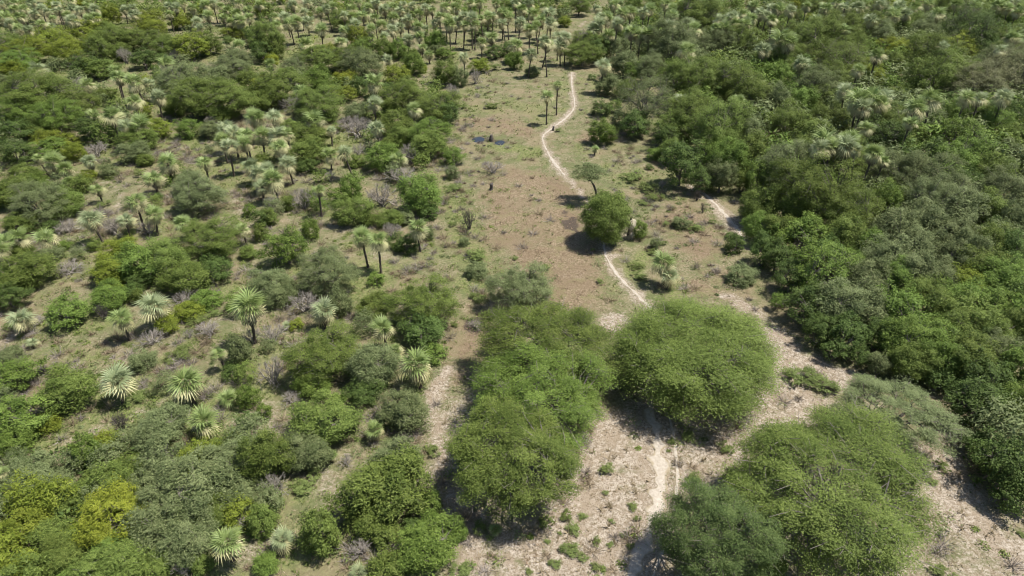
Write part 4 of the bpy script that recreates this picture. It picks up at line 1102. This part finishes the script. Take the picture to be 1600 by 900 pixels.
def stump(px, py, s, label):
    x, y, _ = at(px, py)
    rng = np.random.default_rng(int(px))
    n, k = 6, 9
    a = np.arange(k) / k * 2 * math.pi
    V = []
    for i in range(n):
        z = i / (n - 1)
        rr = .26 * (1.3 - .5 * z) * (1 + .18 * rng.normal(size=k))
        V.append(np.stack([rr * np.cos(a) + .12 * z, rr * np.sin(a), np.full(k, z * 1.1) + (.22 * rng.random(k) if i == n - 1 else 0)], 1))
    V.append(np.array([[.12, 0, .85]]))
    i = np.arange(k); j = (i + 1) % k
    f = np.vstack([np.stack([i, j, j + k, i + k], 1) + r * k for r in range(n - 1)])
    top = np.stack([i + (n - 1) * k, j + (n - 1) * k, np.full(k, n * k)], 1)
    o = link("tree_stump", mesh_np("tree_stump", np.vstack(V), [f, top], [CHAR]), loc=(x, y, float(ground_z(x, y)) - .05), scale=(s, s, s))
    tag(o, label, "stump", "charred stumps on the clearing")
stump(766.5, 221, .85, "dark broken stump standing between the two blue puddles")
stump(767.5, 297, .75, "small dark stump on the brown clearing above the charred shrub")
stump(864, 203, .6, "thin dark stump at the bend of the footpath")

give_labels()

# ------------------------------------------------------------------ grass, weeds and undergrowth nobody could count
def scatter_tufts(name, seed, n_try, dens, hgt, blades, width, mat, label, spread=.5):
    rng = np.random.default_rng(seed)
    # even over the ground, thinner far away where blades are too fine to see
    X = rng.uniform(-120, 120, n_try); Y = 18 + 192 * rng.random(n_try) ** 1.5
    keep = np.abs(X) < (Y * .95 + 22)
    X, Y = X[keep], Y[keep]
    keep = rng.random(len(X)) < dens(X, Y)
    X, Y = X[keep], Y[keep]
    n = len(X)
    Z = ground_z(X, Y)
    sc = hgt * rng.uniform(.5, 1.4, n) * (1 + .35 * sstep(60, 160, Y))
    az = rng.uniform(0, 6.28, (n, blades)); ln = rng.uniform(.2, 1.0, (n, blades)) * spread
    d = np.stack([np.cos(az) * ln, np.sin(az) * ln, np.ones_like(az) * rng.uniform(.6, 1.1, (n, blades))], -1) * sc[:, None, None]
    side = np.stack([-np.sin(az), np.cos(az), np.zeros_like(az)], -1) * (width * sc / hgt)[:, None, None]
    base = np.stack([X, Y, Z - .02], -1)[:, None, :] + np.stack([np.cos(az), np.sin(az), 0 * az], -1) * .07 * sc[:, None, None]
    v = np.stack([base - side, base + side, base + d], 2).reshape(-1, 3)
    f = np.arange(n * blades * 3).reshape(-1, 3)
    tint = np.repeat(np.clip(rng.normal(.5, .25, n), 0, 1), blades)
    o = link(name, mesh_np(name, v, f, [mat], face_attr={"tint": tint}))
    return tag(o, label, kind="stuff")

def tree_free_path(X, Y):
    return sstep(.8, 1.3, np.minimum(stroke_d(X, Y, MAIN_PATH), stroke_d(X, Y, SIDE_PATH)))

GR_DRY = leaf_mat("grass_dry", (.185, .148, .088), (.390, .322, .215), trans=.25, rough=.8, spec=.1, objvar=0)
GR_GREEN = leaf_mat("grass_green", (.100, .130, .034), (.235, .260, .090), trans=.3, rough=.7, spec=.15, objvar=0)
GR_BROWN = leaf_mat("grass_brown", (.150, .108, .066), (.330, .250, .165), trans=.2, rough=.85, spec=.1, objvar=0)
def d_dry(X, Y):
    sa, br, gr, ash = zones(X, Y)
    return tree_free_path(X, Y) * np.clip(.25 + .5 * fbm(X * .5, Y * .5, 91) + .15 * sa - .4 * br - .35 * gr, 0, 1) * (1 - ash)
def d_green(X, Y):
    sa, br, gr, ash = zones(X, Y)
    return tree_free_path(X, Y) * np.clip(.85 * gr * sstep(.3, .6, fbm(X * .6, Y * .6, 14)) + .22 * sstep(.5, .7, fbm(X * .4, Y * .4, 24)) - .6 * sa, 0, 1) * (1 - ash)
def d_brown(X, Y):
    sa, br, gr, ash = zones(X, Y)
    return tree_free_path(X, Y) * np.clip(br * .9 - .5 * sa, 0, 1)
scatter_tufts("dry_grass", 11, 260000, d_dry, .13, 3, .034, GR_DRY, "dry straw coloured grass tufts over sand and clearing", 2.2)
scatter_tufts("green_grass", 12, 240000, d_green, .18, 5, .036, GR_GREEN, "patches of green grass and herbs on the ground", 1.6)
scatter_tufts("brown_grass", 13, 160000, d_brown, .14, 4, .028, GR_BROWN, "brown withered grass of the central clearing", 2.4)

def scrub_zone(X, Y):
    """where low scrub grows: the left scrub, the clearing's flanks, the foot of the woodland"""
    left = poly_in(X, Y, [(-60, 200), (700, 150), (715, 300), (690, 450), (700, 560), (660, 640), (690, 760), (560, 905), (-60, 905)], 2.0)
    flank = poly_in(X, Y, [(700, 150), (780, 130), (770, 300), (740, 400), (800, 440), (720, 500), (690, 400)], 2.0)
    right = poly_in(X, Y, [(960, 230), (1050, 230), (1180, 400), (1200, 470), (1050, 440), (980, 330)], 2.0)
    return np.clip(left + .45 * flank + .55 * right + .13 + .2 * poly_in(X, Y, [(890, 640), (1060, 640), (1340, 590), (1500, 690), (1640, 930), (690, 930), (660, 780)], 1.5), 0, 1)

def d_tussock(X, Y):
    z = poly_in(X, Y, [(890, 640), (1060, 640), (1210, 560), (1340, 590), (1500, 690), (1640, 860), (1640, 930), (690, 930), (660, 780), (690, 600)], 1.5)
    z = np.maximum(z, .35 * scrub_zone(X, Y)) + .06
    return np.clip(z, 0, 1) * tree_free_path(X, Y) * sstep(.40, .62, fbm(X * .7, Y * .7, 66)) * .5
GR_TUSS = leaf_mat("grass_tussock", (.150, .120, .068), (.350, .285, .180), trans=.25, rough=.8, spec=.1, objvar=0)
scatter_tufts("tussock_grass", 14, 34000, d_tussock, .34, 10, .022, GR_TUSS, "tan tussocks of dead grass on the sandy ground", 1.1)

def build_low_scrub(name, seed, n, per, mats, label, twiggy):
    rng = np.random.default_rng(seed)
    X = rng.uniform(-100, 70, n * 6); Y = 20 + 130 * rng.random(n * 6) ** 1.25
    k = rng.random(len(X)) < scrub_zone(X, Y) * sstep(.36, .60, fbm(X * .22, Y * .22, seed)) * tree_free_path(X, Y)
    k &= np.abs(X) < Y * .9 + 16
    X, Y = X[k][:n], Y[k][:n]
    m = len(X)
    r = rng.uniform(.25, .85, m) * (1.35 if twiggy else .9)
    P0 = np.stack([X, Y, ground_z(X, Y)], 1)
    d = nrm(rng.normal(size=(m, per, 3)) * np.array([1, 1, .7])); d[..., 2] = np.abs(d[..., 2]) + (.15 if twiggy else 0)
    if twiggy:
        b = P0[:, None] + d * (r[:, None] * rng.uniform(0, .5, (m, per)))[..., None] * np.array([1, 1, .5])
        dd = nrm(d + .5 * rng.normal(size=d.shape)); dd[..., 2] = np.abs(dd[..., 2])
        ln = r[:, None] * rng.uniform(.4, 1.0, (m, per))
        sd = nrm(np.cross(dd, rng.normal(size=d.shape))) * .016
        v = np.stack([b - sd, b + sd, b + dd * ln[..., None]], 2).reshape(-1, 3)
        f = np.arange(m * per * 3).reshape(-1, 3)
    else:
        P = (P0[:, None] + d * (r[:, None] * rng.random((m, per)) ** .45)[..., None] * np.array([1, 1, .65])).reshape(-1, 3)
        dn = d.reshape(-1, 3)
        nr = nrm(.6 * dn + np.array([0, 0, .6]) + .5 * rng.normal(size=P.shape))
        ln = rng.uniform(.09, .2, len(P))
        v, f = leaves_np(rng, P, nr, ln, ln * .5, dn, False)
    tint = np.repeat(np.clip(rng.normal(.5, .22, m), 0, 1), per)
    mi = np.repeat(rng.integers(0, len(mats), m), per)
    tag(link(name, mesh_np(name, v, f, mats, mi, face_attr={"tint": np.clip(tint + rng.normal(0, .12, len(tint)), 0, 1)})), label, kind="stuff")
BRUSH_A = leaf_mat("brush_grey", (.150, .128, .110), (.360, .315, .275), trans=.05, rough=.85, spec=.1, objvar=0)
BRUSH_B = leaf_mat("brush_tan", (.170, .130, .085), (.370, .295, .200), trans=.05, rough=.85, spec=.1, objvar=0)
build_low_scrub("dry_brush", 51, 2600, 70, [BRUSH_A, BRUSH_B], "grey and tan leafless brush covering the scrub floor", True)
build_low_scrub("low_herbs", 52, 2400, 60, [LEAF['w'], LEAF['g'], LEAF['o']], "low green herbs and seedlings over the scrub floor", False)

def build_undergrowth():
    """leafy low growth under the closed woodland and thickets"""
    rng = np.random.default_rng(77)
    pts = []
    polys = [([(960, 0), (960, 105), (1040, 200), (1060, 260), (1120, 300), (1190, 420), (1230, 500), (1350, 580), (1480, 640), (1530, 740), (1620, 800), (1700, 560), (1750, 200), (1700, 0)], 2600),
             ([(-60, 40), (330, 30), (400, 60), (560, 80), (700, 150), (690, 210), (560, 200), (400, 160), (300, 220), (60, 240), (-80, 260)], 1300),
             ([(-80, 720), (130, 690), (330, 690), (460, 700), (420, 830), (300, 910), (-90, 920)], 500)]
    for poly, n in polys:
        W = np.array([at(*p)[:2] for p in poly])
        x0, y0 = W.min(0); x1, y1 = W.max(0)
        X = rng.uniform(x0, x1, n * 3); Y = rng.uniform(y0, y1, n * 3)
        k = (poly_in(X, Y, poly, .5) > .5)
        k &= fbm(X * .15, Y * .15, 44) > .38
        pts.append(np.stack([X[k], Y[k]], 1)[:n])
    C = np.vstack(pts)
    nl = 11
    m = len(C)
    r = rng.uniform(.4, 1.1, m)
    d = nrm(rng.normal(size=(m, nl, 3))); d[..., 2] = np.abs(d[..., 2])
    P = np.concatenate([C, ground_z(C[:, 0], C[:, 1])[:, None]], 1)[:, None, :] + d * (r[:, None] * rng.random((m, nl)) ** .4)[..., None] * np.array([1, 1, .9])
    P = P.reshape(-1, 3); d = d.reshape(-1, 3)
    n = len(P)
    nr = nrm(d + np.array([0, 0, .5]) + .5 * rng.normal(size=(n, 3)))
    ln = rng.uniform(.22, .46, n)
    t = np.clip(rng.normal(.45, .25, n), 0, 1)
    v, f = leaves_np(rng, P, nr, ln, ln * .5)
    o = link("undergrowth", mesh_np("undergrowth", v, f, [LEAF['d']], face_attr={"tint": t}))
    tag(o, "low leafy undergrowth between the trees of woodland and thickets", kind="stuff")
build_undergrowth()

def build_far_woodland():
    """beyond the top of the view the palms and trees go on as one mass"""
    rng = np.random.default_rng(5)
    V, F, T, MI = [], [], [], []
    o = 0
    def add(v, f, t, mi):
        nonlocal o
        V.append(v); F.append(f + o); T.append(t); MI.append(np.full(len(f), mi)); o += len(v)
    src = [crown_arrays(900 + s, 34, 800, .19, True, clump=.3) for s in range(3)]
    for i in range(90):
        x = rng.uniform(-175, 175); y = rng.uniform(205, 262)
        a = rng.uniform(1.6, 3.6); b = a * rng.uniform(.6, .9)
        v, f, t, _ = src[i % 3]
        c, s = math.cos(i), math.sin(i)
        vv = v @ np.array([[c, s, 0], [-s, c, 0], [0, 0, 1]]) * np.array([a, a, b]) + np.array([x, y, b + 1.2])
        add(vv, f, t, int(rng.integers(0, 3)))
        p0 = np.array([[x, y, 0]]); tv, tf = tubes(p0, p0 + np.array([[0, 0, b + 1]]), np.array([.2]), np.array([.1]), 5)
        add(tv, tf, np.full(len(tf), .5), 4)
    for i in range(85):
        x = rng.uniform(-165, 165); y = rng.uniform(196, 255); h = rng.uniform(4, 7)
        for kd, s, az, el, ro, sc in frond_layout(i, 14, 7, 5):
            v, q, t = get_frond(kd, s)
            v = (v * sc * 1.15) @ rot_mat(az, el, ro).T + np.array([x, y, h])
            tq = np.column_stack([t, t[:, 2]])
            add(v, tq[:, :4], np.full(len(tq), rng.uniform(.2, .8)), {'live': 3, 'pale': 5, 'dead': 6}[kd])
        p0 = np.array([[x, y, 0]]); tv, tf = tubes(p0, p0 + np.array([[0, 0, h]]), np.array([.15]), np.array([.12]), 6)
        add(tv, tf, np.full(len(tf), .4), 4)
    allf = np.vstack(F); tri = allf[:, 2] == allf[:, 3]
    T_, M_ = np.concatenate(T), np.concatenate(MI)
    me = mesh_np("far_woodland", np.vstack(V), [allf[~tri], allf[tri][:, :3]], [LEAF['o'], LEAF['g'], LEAF['b'], PALM_LIVE, PALMTRUNK, PALM_PALE, PALM_DEAD],
                 np.r_[M_[~tri], M_[tri]], face_attr={"tint": np.r_[T_[~tri], T_[tri]]})
    tag(link("far_woodland", me), "far mass of palms and trees along the top edge", kind="stuff")
build_far_woodland()
